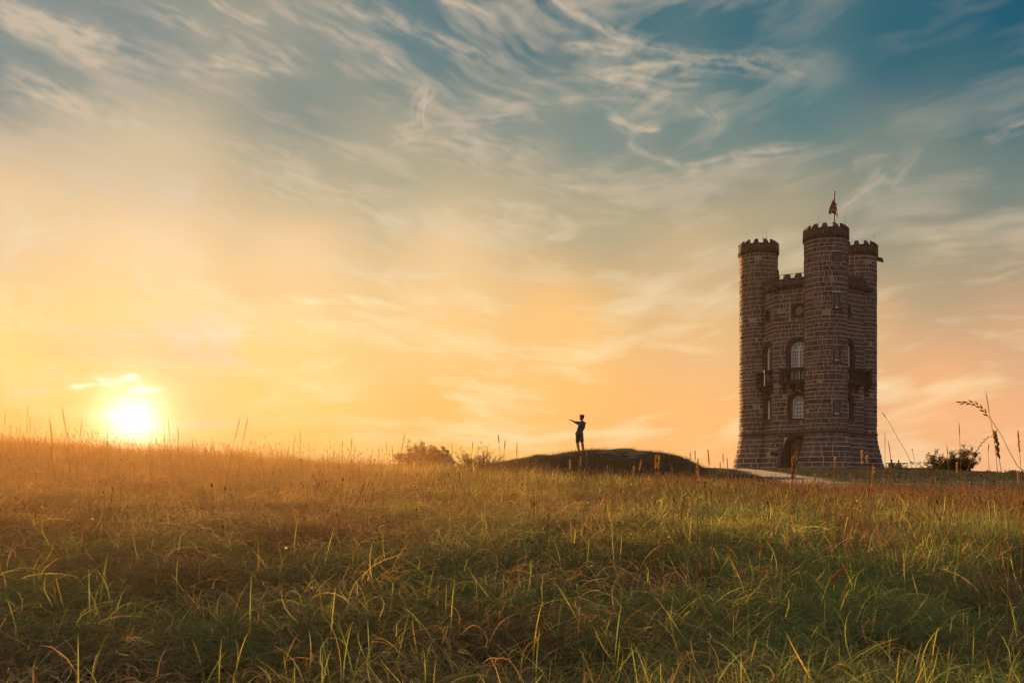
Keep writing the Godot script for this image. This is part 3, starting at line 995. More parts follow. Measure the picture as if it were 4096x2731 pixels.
func stalk_build(p: Array, head: float, kind: int, label: String, group: String, wide: float) -> void:
	var foot: Vector3 = p[0]
	var cv := Curve3D.new()
	cv.bake_interval = 0.01
	for i in p.size():
		var t: Vector3 = (p[mini(i + 1, p.size() - 1)] - p[maxi(i - 1, 0)]) / 6.0
		cv.add_point(p[i] - foot, -t if i > 0 else Vector3.ZERO, t if i < p.size() - 1 else Vector3.ZERO)
	var ln := cv.get_baked_length()
	var stem := PackedVector3Array()
	var rad := PackedFloat32Array()
	for i in 15:
		stem.append(cv.sample_baked(ln * i / 14.0 * (1.0 - 0.15 * head / ln)))
		rad.append(lerpf(0.0016, 0.0008, i / 14.0) * (wide / 0.0042))
	var o := thing("grass_stalk", foot, label, "grass stalk", group)
	var a := MB.new()
	a.tube(stem, rad, 5, Color(0.27, 0.17, 0.07))
	part("stem", a, M.leaf, o)
	var hp := PackedVector3Array()
	for i in 9:
		hp.append(cv.sample_baked(ln - head + head * i / 8.0))
	var b := MB.new()
	var fat := wide * (0.9 if kind == 1 else 1.0)
	if kind == 4:
		fat = maxf(wide * 0.8, head * 0.055)
	if kind == 3:
		fat = 0.0046
	if kind == 1 or kind == 5:
		fat = clampf(head * 0.0125, 0.0014, 0.003) * (wide / 0.0042)
	spike(kind, b, hp, fat)
	part("seed_head", b, M.leaf, o)

# ------------------------------------------------------------------ tower
class Surf:
	var round := false
	var o := Vector3.ZERO
	var dir := Vector3.RIGHT
	var nrm := Vector3.BACK
	var length := 1.0
	var mitre := 0.0
	var r := 1.0
	var u0 := 0.0
	var u1 := 1.0
	var top := 15.0
	var gaps: Array = []   # openings with their surrounds: Rect2
	var score := 0.0

	func bat(v: float) -> float:
		return 0.0 if v >= 2.98 else 0.64 * pow(1.0 - v / 2.98, 1.25)

	func at(u: float, v: float, w: float) -> Vector3:
		var off := w + bat(v)
		if round:
			var a := u / r
			return o + Vector3(sin(a) * (r + off), v, cos(a) * (r + off))
		return o + dir * (u - off * mitre * (1.0 - u / length)) + nrm * off + Vector3.UP * v

	func flat(u: float, v: float, w: float) -> Vector3:
		if round:
			var a := u / r
			return o + Vector3(sin(a) * (r + w), v, cos(a) * (r + w))
		return o + dir * u + nrm * w + Vector3.UP * v

	func out(u: float) -> Vector3:
		return Vector3(sin(u / r), 0, cos(u / r)) if round else nrm

	func along(u: float) -> Vector3:
		return Vector3(cos(u / r), 0, -sin(u / r)) if round else dir

const TOWER_AT := Vector3(26.2, 0.69, -86.5)
const STONE := Color(0.245, 0.172, 0.150)
var tower: Node3D
var stones: Array = []

func stone_tone() -> Color:
	var k := rng.randf()
	if k < 0.022:
		return Color(0.78, 0.58, 0.33) * rng.randf_range(0.8, 1.1)
	var c := STONE.lerp(Color(0.165, 0.15, 0.155), rng.randf()).lerp(Color(0.30, 0.185, 0.145), rng.randf() * 0.55)
	return c * rng.randf_range(0.72, 1.35)

func courses() -> PackedFloat32Array:
	var a := PackedFloat32Array([-0.35])
	while a[-1] < 2.7:
		a.append(a[-1] + rng.randf_range(0.36, 0.46))
	a[-1] = 2.9
	return a

func cut(a: Rect2, gaps: Array, from: int, out: Array) -> void:
	for i in range(from, gaps.size()):
		var g: Rect2 = gaps[i]
		if not a.intersects(g):
			continue
		if g.position.x - a.position.x > 0.1:
			cut(Rect2(a.position.x, a.position.y, g.position.x - a.position.x - 0.02, a.size.y), gaps, i + 1, out)
		if a.end.x - g.end.x > 0.1:
			cut(Rect2(g.end.x + 0.02, a.position.y, a.end.x - g.end.x - 0.02, a.size.y), gaps, i + 1, out)
		var l := maxf(a.position.x, g.position.x)
		var rr := minf(a.end.x, g.end.x)
		if g.position.y - a.position.y > 0.09:
			cut(Rect2(l, a.position.y, rr - l, g.position.y - a.position.y - 0.02), gaps, i + 1, out)
		if a.end.y - g.end.y > 0.09:
			cut(Rect2(l, g.end.y + 0.02, rr - l, a.end.y - g.end.y - 0.02), gaps, i + 1, out)
		return
	if a.size.x > 0.06 and a.size.y > 0.05:
		out.append(a)

func lay(s: Surf, rows: PackedFloat32Array) -> void:
	for j in rows.size() - 1:
		if rows[j] >= s.top - 0.1:
			break
		var v0 := rows[j]
		var v1 := minf(rows[j + 1], s.top)
		if v0 > 2.85 and v0 < 3.0:
			continue
		var u := s.u0 - (rng.randf() * 0.25 if s.round else 0.0)
		var big := 1.35 if v0 < 2.9 else 1.0
		while u < s.u1 - 0.02:
			var w := rng.randf_range(0.26, 0.68) * big * (1.5 if rng.randf() < 0.18 else 1.0)
			if rng.randf() < 0.12:
				w = rng.randf_range(0.18, 0.26)
			var e := u + w
			if s.u1 - e < 0.22:
				e = s.u1
			var list := []
			cut(Rect2(u + 0.019, v0 + 0.019, e - u - 0.038, v1 - v0 - 0.038), s.gaps, 0, list)
			var tone := stone_tone()
			for q in list:
				stones.append([s, q, tone, q.size.x * q.size.y * s.score * maxf(0.0, s.out(q.get_center().x).dot(Vector3(-0.29, 0, 0.957))) * (1.0 if rng.randf() < 0.7 else 0.4)])
			u = e

func stone(mb: MB, s: Surf, q: Rect2, col: Color) -> void:
	var h := rng.randf_range(0.022, 0.05)
	var e := 0.022
	var us := PackedFloat32Array([q.position.x, q.position.x + e, q.end.x - e, q.end.x])
	if s.round and q.size.x > 0.3:
		us = PackedFloat32Array([q.position.x, q.position.x + e, q.get_center().x, q.end.x - e, q.end.x])
	var vs := PackedFloat32Array([q.position.y, q.position.y + e, q.end.y - e, q.end.y])
	var m := us.size()
	var p: Array[Vector3] = []
	for j in 4:
		for i in m:
			var rim := i == 0 or j == 0 or i == m - 1 or j == 3
			var ju := 0.0 if i > 0 and i < m - 1 and m == 5 and i == 2 else rng.randf_range(-0.012, 0.012)
			p.append(s.at(us[i] + ju, vs[j] + rng.randf_range(-0.011, 0.011), -0.004 if rim else h + rng.randf_range(-0.008, 0.008)))
	var hint := s.out(q.get_center().x)
	for j in 3:
		for i in m - 1:
			if (j != 1 and (i == 0 or i == m - 2)):
				# the chamfered corner: two triangles
				mb.tri3(p[j * m + i], p[j * m + i + 1], p[j * m + m + i + 1], col, hint)
				mb.tri3(p[j * m + i], p[j * m + m + i + 1], p[j * m + m + i], col, hint)
			else:
				mb.quad(p[j * m + i], p[j * m + i + 1], p[j * m + m + i + 1], p[j * m + m + i], col, hint)

# an opening: half width, foot, spring of the arch (or centre of a round one)
func half_at(k: Array, v: float) -> float:
	if k[4]:
		var dv: float = v - k[3]
		return sqrt(maxf(0.0, k[1] * k[1] - dv * dv))
	if v <= k[2] or v >= k[3] + k[1]:
		return 0.0 if v < k[2] - 1e-6 or v > k[3] + k[1] - 1e-6 else k[1]
	if v <= k[3]:
		return k[1]
	return sqrt(maxf(0.0, k[1] * k[1] - (v - k[3]) * (v - k[3])))

func wall_face(mb: MB, s: Surf, holes: Array, col: Color) -> void:   # the mortar bed with real openings
	var vs := []
	var v := -0.4
	while v < 3.0:
		vs.append(v)
		v += 0.3
	vs.append_array([2.98, s.top])
	for k in holes:
		var lo: float = k[3] - k[1] if k[4] else k[2]
		vs.append(lo)
		vs.append(lo - 0.0005)
		var start: float = -PI / 2 if k[4] else 0.0
		for i in 13:
			vs.append(k[3] + k[1] * sin(lerpf(start, PI / 2, i / 12.0)))
	vs.sort()
	for i in vs.size() - 1:
		var a: float = vs[i]
		var b: float = vs[i + 1]
		if b - a < 1e-5:
			continue
		var done := false
		for k in holes:
			var m := (a + b) * 0.5
			if half_at(k, m) > 0.0:
				var ha := half_at(k, a + 1e-5)
				var hb := half_at(k, b - 1e-5)
				mb.quad(s.at(s.u0, a, 0), s.at(k[0] - ha, a, 0), s.at(k[0] - hb, b, 0), s.at(s.u0, b, 0), col, s.nrm)
				mb.quad(s.at(k[0] + ha, a, 0), s.at(s.u1, a, 0), s.at(s.u1, b, 0), s.at(k[0] + hb, b, 0), col, s.nrm)
				done = true
		if not done:
			mb.quad(s.at(s.u0, a, 0), s.at(s.u1, a, 0), s.at(s.u1, b, 0), s.at(s.u0, b, 0), col, s.nrm)

func outline(k: Array, grow: float, steps := 12) -> PackedVector2Array:   # round the opening from its left foot over the top
	var p := PackedVector2Array()
	var r: float = k[1] + grow
	if k[4]:
		for i in steps * 2 + 1:
			var a := PI * 1.5 - TAU * i / (steps * 2)
			p.append(Vector2(k[0] + r * cos(a), k[3] + r * sin(a)))
		return p
	p.append(Vector2(k[0] - r, k[2]))
	for i in steps + 1:
		var a := PI - PI * i / steps
		p.append(Vector2(k[0] + r * cos(a), k[3] + r * sin(a)))
	p.append(Vector2(k[0] + r, k[2]))
	return p

func squared(k: Array, grow: float, steps := 12) -> PackedVector2Array:   # the same walk, pushed out to a rectangle
	var p := outline(k, grow, steps)
	for i in p.size():
		var c := Vector2(k[0], k[3])
		if p[i].y > c.y - 1e-6 or k[4]:
			var d := p[i] - c
			var m := maxf(absf(d.x), absf(d.y))
			if m > 1e-6:
				p[i] = c + d * ((k[1] + grow) / m)
	return p

func ring(mb: MB, s: Surf, inner: PackedVector2Array, outer: PackedVector2Array, w0: float, w1: float, col: Color) -> void:
	for i in inner.size() - 1:
		var a := s.flat(inner[i].x, inner[i].y, w1)
		var b := s.flat(inner[i + 1].x, inner[i + 1].y, w1)
		var c := s.flat(outer[i + 1].x, outer[i + 1].y, w1)
		var d := s.flat(outer[i].x, outer[i].y, w1)
		var m := s.out(inner[i].x)
		mb.quad(a, b, c, d, col, m)
		var o := c + d - a - b
		mb.quad(d, c, s.flat(outer[i + 1].x, outer[i + 1].y, w0), s.flat(outer[i].x, outer[i].y, w0), col, o)
		mb.quad(a, b, s.flat(inner[i + 1].x, inner[i + 1].y, w0), s.flat(inner[i].x, inner[i].y, w0), col, -o)

func reveal(mb: MB, s: Surf, k: Array, w0: float, w1: float, col: Color, follow := false) -> void:   # the sides of the opening, through the wall
	var p := outline(k, 0.0)
	var q := PackedVector2Array()
	for i in p.size():
		q.append(p[i])
		if follow and i == 0:
			for j in 5:
				q.append(p[0].lerp(p[1], (j + 1) / 6.0))
		if follow and i == p.size() - 2:
			for j in 5:
				q.append(p[i].lerp(p[i + 1], (j + 1) / 6.0))
	if not k[4]:
		q.append(p[0])
	for i in q.size() - 1:
		var wa := w0 + (s.bat(q[i].y) if follow else 0.0)
		var wb := w0 + (s.bat(q[i + 1].y) if follow else 0.0)
		var c := Vector2(k[0], k[3])
		var h := s.flat(c.x, c.y, w0) - s.flat(q[i].x, q[i].y, w0)
		mb.quad(s.flat(q[i].x, q[i].y, wa), s.flat(q[i + 1].x, q[i + 1].y, wb), s.flat(q[i + 1].x, q[i + 1].y, w1), s.flat(q[i].x, q[i].y, w1), col, h)

func arc(mb: MB, s: Surf, c: Vector2, r: float, a0: float, a1: float, w: float, wide: float, deep: float, col: Color, n := 12) -> void:
	for i in n:
		var a := lerpf(a0, a1, float(i) / n)
		var b := lerpf(a0, a1, float(i + 1) / n)
		mb.bar(s.flat(c.x + cos(a) * r, c.y + sin(a) * r, w), s.flat(c.x + cos(b) * r, c.y + sin(b) * r, w), wide, deep, s.nrm, col)

func line(mb: MB, s: Surf, a: Vector2, b: Vector2, w: float, wide: float, deep: float, col: Color) -> void:
	mb.bar(s.flat(a.x, a.y, w), s.flat(b.x, b.y, w), wide, deep, s.nrm, col)

func pane(k: Array, s: Surf, w: float, parent: Node) -> void:
	var mb := MB.new()
	var p := outline(k, -0.005)
	var c := Vector2(k[0], k[3])
	for i in p.size() - 1:
		mb.tri3(s.flat(c.x, c.y, w), s.flat(p[i].x, p[i].y, w), s.flat(p[i + 1].x, p[i + 1].y, w), Color.WHITE, s.out(k[0]))
	if not k[4]:
		mb.tri3(s.flat(c.x, c.y, w), s.flat(p[0].x, p[0].y, w), s.flat(p[-1].x, p[-1].y, w), Color.WHITE, s.out(k[0]))
	part("pane", mb, M.glass, parent)

const WHITE_PAINT := Color(0.88, 0.92, 0.92)

func window(s: Surf, k: Array, kind: String) -> void:
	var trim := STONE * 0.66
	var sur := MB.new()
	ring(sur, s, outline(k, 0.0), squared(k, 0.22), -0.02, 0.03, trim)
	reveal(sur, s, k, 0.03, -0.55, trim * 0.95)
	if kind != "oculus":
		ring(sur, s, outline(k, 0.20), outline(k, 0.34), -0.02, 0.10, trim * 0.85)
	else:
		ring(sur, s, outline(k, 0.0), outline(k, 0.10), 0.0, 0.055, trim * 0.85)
	if kind == "low":
		sur.box(s.flat(k[0], k[2] - 0.09, 0.06), s.dir * (k[1] + 0.3), Vector3.UP * 0.085, s.nrm * 0.12, trim)
	if kind == "high":   # slim shafts with capitals in the reveal
		for e in [-1.0, 1.0]:
			var x: float = k[0] + e * (k[1] + 0.05)
			sur.tube(PackedVector3Array([s.flat(x, k[2], 0.05), s.flat(x, k[3] - 0.3, 0.05)]), PackedFloat32Array([0.06, 0.06]), 8, trim)
			sur.tube(PackedVector3Array([s.flat(x, k[3] - 0.3, 0.05), s.flat(x, k[3] - 0.15, 0.05), s.flat(x, k[3], 0.05)]), PackedFloat32Array([0.06, 0.1, 0.12]), 8, Color(0.3, 0.22, 0.15))
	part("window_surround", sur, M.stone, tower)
	if s.round:
		return
	var win := Node3D.new()
	win.name = "window"
	tower.add_child(win, true)
	var w := -0.24
	var f := MB.new()
	var c := WHITE_PAINT
	if kind == "oculus":
		ring(f, s, outline(k, -0.05), outline(k, 0.0), w - 0.03, w + 0.03, Color(0.05, 0.05, 0.055))
	else:
		ring(f, s, outline(k, -0.09), outline(k, 0.0), w - 0.04, w + 0.04, c)
		line(f, s, Vector2(k[0] - k[1], k[2] + 0.04), Vector2(k[0] + k[1], k[2] + 0.04), w, 0.08, 0.07, c)
	if kind == "high":
		line(f, s, Vector2(k[0] - k[1], k[3]), Vector2(k[0] + k[1], k[3]), w, 0.09, 0.07, c)
		line(f, s, Vector2(k[0], k[2]), Vector2(k[0], k[3] + 0.12), w, 0.10, 0.075, c)
		var q: float = (k[1] - 0.07) * 0.5
		for e in [-1.0, 1.0]:
			var m := Vector2(k[0] + e * (q + 0.02), k[3])
			arc(f, s, m, q, 0.0, PI, w, 0.05, 0.06, c)
			arc(f, s, m, q * 0.35, 0.0, PI, w, 0.02, 0.03, c, 6)
			for a in [0.33, 0.67]:
				line(f, s, m + Vector2(cos(PI * a), sin(PI * a)) * q * 0.35, m + Vector2(cos(PI * a), sin(PI * a)) * q, w, 0.02, 0.03, c)
			for i in [1, 2]:
				var x: float = k[0] + e * (0.05 + (k[1] - 0.1) * i / 3.0)
				line(f, s, Vector2(x, k[2]), Vector2(x, k[3]), w, 0.032, 0.03, c)
		var y: float = k[3] - 0.3
		while y > k[2] + 0.1:
			line(f, s, Vector2(k[0] - k[1], y), Vector2(k[0] + k[1], y), w, 0.03, 0.03, c)
			y -= 0.26
		var rr: float = k[1] * 0.27
		arc(f, s, Vector2(k[0], k[3] + k[1] - rr - 0.05), rr, 0.0, TAU, w, 0.05, 0.06, c, 16)
		for i in 4:
			var a := PI / 4 + i * PI / 2
			line(f, s, Vector2(k[0] + cos(a) * rr * 0.6, k[3] + k[1] - rr - 0.05 + sin(a) * rr * 0.6), Vector2(k[0] + cos(a + PI / 2) * rr * 0.6, k[3] + k[1] - rr - 0.05 + sin(a + PI / 2) * rr * 0.6), w, 0.02, 0.03, c)
	elif kind == "low":
		line(f, s, Vector2(k[0] - k[1], k[3]), Vector2(k[0] + k[1], k[3]), w, 0.06, 0.06, c)
		for a in [0.25, 0.5, 0.75]:
			line(f, s, Vector2(k[0], k[3]), Vector2(k[0] + cos(PI * a) * k[1], k[3] + sin(PI * a) * k[1]), w, 0.035, 0.04, c)
		for i in [-1, 0, 1]:
			var x: float = k[0] + i * k[1] * 0.5
			line(f, s, Vector2(x, k[2]), Vector2(x, k[3]), w, 0.045, 0.045, c)
		for i in [1, 2, 3]:
			var y: float = lerpf(k[2], k[3], i / 4.0)
			line(f, s, Vector2(k[0] - k[1], y), Vector2(k[0] + k[1], y), w, 0.045, 0.045, c)
		var g := [Vector2(k[0] - k[1] * 0.5, lerpf(k[2], k[3], 0.25)), Vector2(k[0] + k[1] * 0.5, lerpf(k[2], k[3], 0.25)), Vector2(k[0] + k[1] * 0.5, lerpf(k[2], k[3], 0.75)), Vector2(k[0] - k[1] * 0.5, lerpf(k[2], k[3], 0.75))]
		for i in 4:
			line(f, s, g[i], g[(i + 1) % 4], w + 0.02, 0.07, 0.05, c)
	part("frame", f, M.gloss, win)
	pane(k, s, w - 0.012, win)

func lancet(s: Surf, u: float, v0: float, v1: float, hw: float, oculus := false) -> void:   # small windows on the round turret
	var k := [u, hw, v0, v1 - hw, oculus]
	if oculus:
		k = [u, hw, 0.0, (v0 + v1) * 0.5, true]
	var sur := MB.new()
	ring(sur, s, outline(k, 0.0), squared(k, 0.16), -0.02, 0.06, STONE * 0.72)
	if oculus:
		ring(sur, s, outline(k, 0.0), outline(k, 0.07), 0.0, 0.10, STONE * 0.6)
	else:
		sur.box(s.flat(u, v0 - 0.1, 0.05), s.along(u) * (hw + 0.2), Vector3.UP * 0.09, s.out(u) * 0.1, STONE * 0.6)
	part("window_surround", sur, M.stone, tower)
	var win := Node3D.new()
	win.name = "window"
	tower.add_child(win, true)
	var deep := MB.new()
	var rim := outline(k, 0.0)
	for i in rim.size() - 1:
		deep.tri3(s.flat(k[0], k[3], 0.005), s.flat(rim[i].x, rim[i].y, 0.005), s.flat(rim[i + 1].x, rim[i + 1].y, 0.005), Color(0.045, 0.04, 0.042), s.out(u))
	if not oculus:
		deep.tri3(s.flat(k[0], k[3], 0.005), s.flat(rim[0].x, rim[0].y, 0.005), s.flat(rim[-1].x, rim[-1].y, 0.005), Color(0.045, 0.04, 0.042), s.out(u))
	part("dark_backing", deep, M.wood, win)  # dark plate painted as the unlit room behind the pane
	pane(k, s, 0.02, win)
	var f := MB.new()
	if not oculus:
		f.bar(s.flat(u - hw + 0.02, v0 + 0.04, 0.025), s.flat(u + hw - 0.02, v0 + 0.04, 0.025), 0.07, 0.03, s.out(u), WHITE_PAINT * 0.8)
	else:
		ring(f, s, outline(k, -0.03), outline(k, 0.0), 0.0, 0.03, Color(0.3, 0.24, 0.2))
	part("frame", f, M.gloss, win)

func balcony(s: Surf, uc: float, half: float) -> void:
	var b := Node3D.new()
	b.name = "balcony"
	tower.add_child(b, true)
	var c := STONE * 0.42
	var y0 := 7.12
	var reach := 0.72
	var slab := MB.new()
	slab.box(s.flat(uc, y0, reach * 0.5), s.dir * (half + 0.04), Vector3.UP * 0.11, s.nrm * reach * 0.5, c)
	slab.box(s.flat(uc, y0 + 0.16, reach * 0.5), s.dir * (half - 0.03), Vector3.UP * 0.05, s.nrm * (reach * 0.5 - 0.04), c)
	part("floor_slab", slab, M.stone, b)
	var rail := MB.new()
	rail.box(s.flat(uc, 8.27, reach - 0.12), s.dir * (half + 0.06), Vector3.UP * 0.09, s.nrm * 0.15, c)
	for e in [-1.0, 1.0]:
		rail.box(s.flat(uc + e * (half - 0.06), 8.272, reach * 0.5 - 0.12), s.dir * 0.14, Vector3.UP * 0.085, s.nrm * (reach * 0.5 - 0.12), c)
	part("handrail", rail, M.stone, b)
	for e in [-1.0, 1.0]:
		var post := MB.new()
		post.box(s.flat(uc + e * (half - 0.1), 7.70, reach - 0.12), s.dir * 0.11, Vector3.UP * 0.485, s.nrm * 0.11, c)
		part("post", post, M.stone, b)
	var n := int((half * 2 - 0.4) / 0.27)
	for i in n + 3:
		var p := Vector2(uc - half + 0.2 + (half * 2 - 0.4) * (i + 0.5) / n, reach - 0.12)
		if i >= n:
			p = Vector2(uc - half + 0.1, 0.12 + 0.2 * (i - n))
		var o := s.flat(p.x, 7.32, p.y)
		var m := MB.new()
		m.lathe(o, [Vector2(0.0, 0.0), Vector2(0.075, 0.0), Vector2(0.075, 0.08), Vector2(0.045, 0.11), Vector2(0.045, 0.55), Vector2(0.085, 0.66), Vector2(0.085, 0.70), Vector2(0.0, 0.70)], 8, c)
		# the pointed arch it carries
		for e in [-1.0, 1.0]:
			m.bar(s.flat(p.x + e * 0.02, 7.98, p.y) , s.flat(p.x + e * 0.12, 8.19, p.y), 0.06, 0.1, s.nrm, c)
		part("baluster", m, M.stone, b)
	for i in 4:
		var x := uc - half + 0.25 + (half * 2 - 0.5) * i / 3.0
		var m := MB.new()
		for j in 3:
			var dep := 0.62 - j * 0.19
			m.box(s.flat(x, 6.91 - j * 0.2, dep * 0.5), s.dir * 0.1, Vector3.UP * 0.098, s.nrm * dep * 0.5, c)
		part("bracket", m, M.stone, b)

func merlon(mb: MB, s: Surf, a: float, b: float, v0: float, rise: float, w_out: float, w_in: float, col: Color) -> void:
	# a block whose weathered top slopes up from its outer face
	var t := 0.035
	mb.hexa([s.flat(a, v0, w_out), s.flat(b, v0, w_out), s.flat(b, v0, w_in), s.flat(a, v0, w_in), s.flat(a + t, v0 + rise * 0.28, w_out), s.flat(b - t, v0 + rise * 0.28, w_out), s.flat(b - t, v0 + rise * 0.34, w_in), s.flat(a + t, v0 + rise * 0.34, w_in)], col)
	mb.hexa([s.flat(a + t, v0 + rise * 0.28 + 0.001, w_out), s.flat(b - t, v0 + rise * 0.28 + 0.001, w_out), s.flat(b - t, v0 + rise * 0.34 + 0.001, w_in), s.flat(a + t, v0 + rise * 0.34 + 0.001, w_in), s.flat(a + t * 2, v0 + rise, w_out - 0.3), s.flat(b - t * 2, v0 + rise, w_out - 0.3), s.flat(b - t * 2, v0 + rise * 0.96, w_in), s.flat(a + t * 2, v0 + rise * 0.96, w_in)], col)

func turret_top(s: Surf, base: float, k: float) -> void:   # corbels, two bands of blocks, merlons; base: top of the shaft
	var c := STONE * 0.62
	var n := 26
	var turn := TAU * s.r
	for i in n:
		var u := turn * (i + 0.5) / n
		var m := MB.new()
		m.box(s.flat(u, base + 0.19, 0.06), s.along(u) * 0.075, Vector3.UP * 0.1, s.out(u) * 0.085, c)
		m.box(s.flat(u, base + 0.05, 0.035), s.along(u) * 0.07, Vector3.UP * 0.045, s.out(u) * 0.06, c)
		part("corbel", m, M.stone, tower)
	for j in 2:
		var cnt := 15 if j == 0 else 13
		for i in cnt:
			var a := turn * (i + 0.5 * j) / cnt + 0.018
			var b := turn * (i + 1 + 0.5 * j) / cnt - 0.018
			var v0 := base + 0.29 + j * 0.30
			var v1 := v0 + 0.29
			var m := MB.new()
			var mid := (a + b) * 0.5
			var cc := c * rng.randf_range(0.85, 1.15)
			for h in [[a, mid], [mid, b]]:
				m.hexa([s.flat(h[0], v0, 0.14), s.flat(h[1], v0, 0.14), s.flat(h[1], v0, -0.25), s.flat(h[0], v0, -0.25), s.flat(h[0], v1, 0.135), s.flat(h[1], v1, 0.135), s.flat(h[1], v1, -0.25), s.flat(h[0], v1, -0.25)], cc)
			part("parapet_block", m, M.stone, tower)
	var neck := MB.new()
	neck.lathe(s.o, [Vector2(s.r - 0.003, base - 0.01), Vector2(s.r - 0.003, base + 0.33)], 40, c * 0.8)
	part("parapet_neck", neck, M.stone, tower)
	var joint := MB.new()
	joint.lathe(s.o, [Vector2(s.r + 0.05, base + 0.295), Vector2(s.r + 0.112, base + 0.295), Vector2(s.r + 0.112, base + 0.878), Vector2(s.r - 0.2, base + 0.878)], 52, Color(0.5, 0.38, 0.26))
	part("mortar", joint, M.mortar, tower)
	var pitch := turn / 13.0
	for i in 13:
		var a := pitch * i - pitch * 0.02
		var m := MB.new()
		var cc := c * rng.randf_range(0.85, 1.15)
		var b := a + pitch * 0.56
		var mid := (a + b) * 0.5
		merlon(m, s, a, b, base + 0.885, 0.40 * k, 0.13, -0.22, cc)
		part("merlon", m, M.stone, tower)
	var roof := MB.new()
	roof.lathe(s.o, [Vector2(0.0, base + 0.52), Vector2(s.r - 0.2, base + 0.5)], 32, Color(0.2, 0.17, 0.15))
	part("roof", roof, M.stone, tower)

func wall_top(s: Surf, base: float) -> void:
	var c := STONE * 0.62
	var l := s.u1
	var n := int(l / 0.44)
	for i in n:
		var u := l * (i + 0.5) / n
		var m := MB.new()
		m.box(s.flat(u, base + 0.2, 0.07), s.dir * 0.075, Vector3.UP * 0.1, s.nrm * 0.09, c)
		m.box(s.flat(u, base + 0.06, 0.04), s.dir * 0.07, Vector3.UP * 0.05, s.nrm * 0.065, c)
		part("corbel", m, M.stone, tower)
	var neck := MB.new()
	neck.quad(s.at(0, base - 0.01, 0.0), s.at(l, base - 0.01, 0.0), s.at(l, base + 0.33, 0.0), s.at(0, base + 0.33, 0.0), c * 0.8, s.nrm)
	part("parapet_neck", neck, M.stone, tower)
	var joint := MB.new()
	joint.box(s.flat(l * 0.5 - 0.07 * s.mitre, base + 0.612, 0.0), s.dir * (l * 0.5 + 0.07 * s.mitre), Vector3.UP * 0.298, s.nrm * 0.142, Color(0.5, 0.38, 0.26))
	part("mortar", joint, M.mortar, tower)
	for j in 2:
		var x := -0.16 * s.mitre
		while x < l - 0.05:
			var e := minf(x + rng.randf_range(0.55, 0.85), l)
			if l - e < 0.3:
				e = l
			var m := MB.new()
			var v0 := base + 0.31 + j * 0.31
			m.hexa([s.flat(x + 0.016, v0, 0.16), s.flat(e - 0.016, v0, 0.16), s.flat(e - 0.016, v0, -0.2), s.flat(x + 0.016, v0, -0.2), s.flat(x + 0.016, v0 + 0.3, 0.155), s.flat(e - 0.016, v0 + 0.3, 0.155), s.flat(e - 0.016, v0 + 0.3, -0.2), s.flat(x + 0.016, v0 + 0.3, -0.2)], c * rng.randf_range(0.85, 1.15))
			part("parapet_block", m, M.stone, tower)
			x = e
	var x := -0.12
	while x < l - 0.2:
		var m := MB.new()
		merlon(m, s, x, minf(x + 0.58, l), base + 0.925, 0.42, 0.155, -0.2, c * rng.randf_range(0.85, 1.15))
		part("merlon", m, M.stone, tower)
		x += 0.95

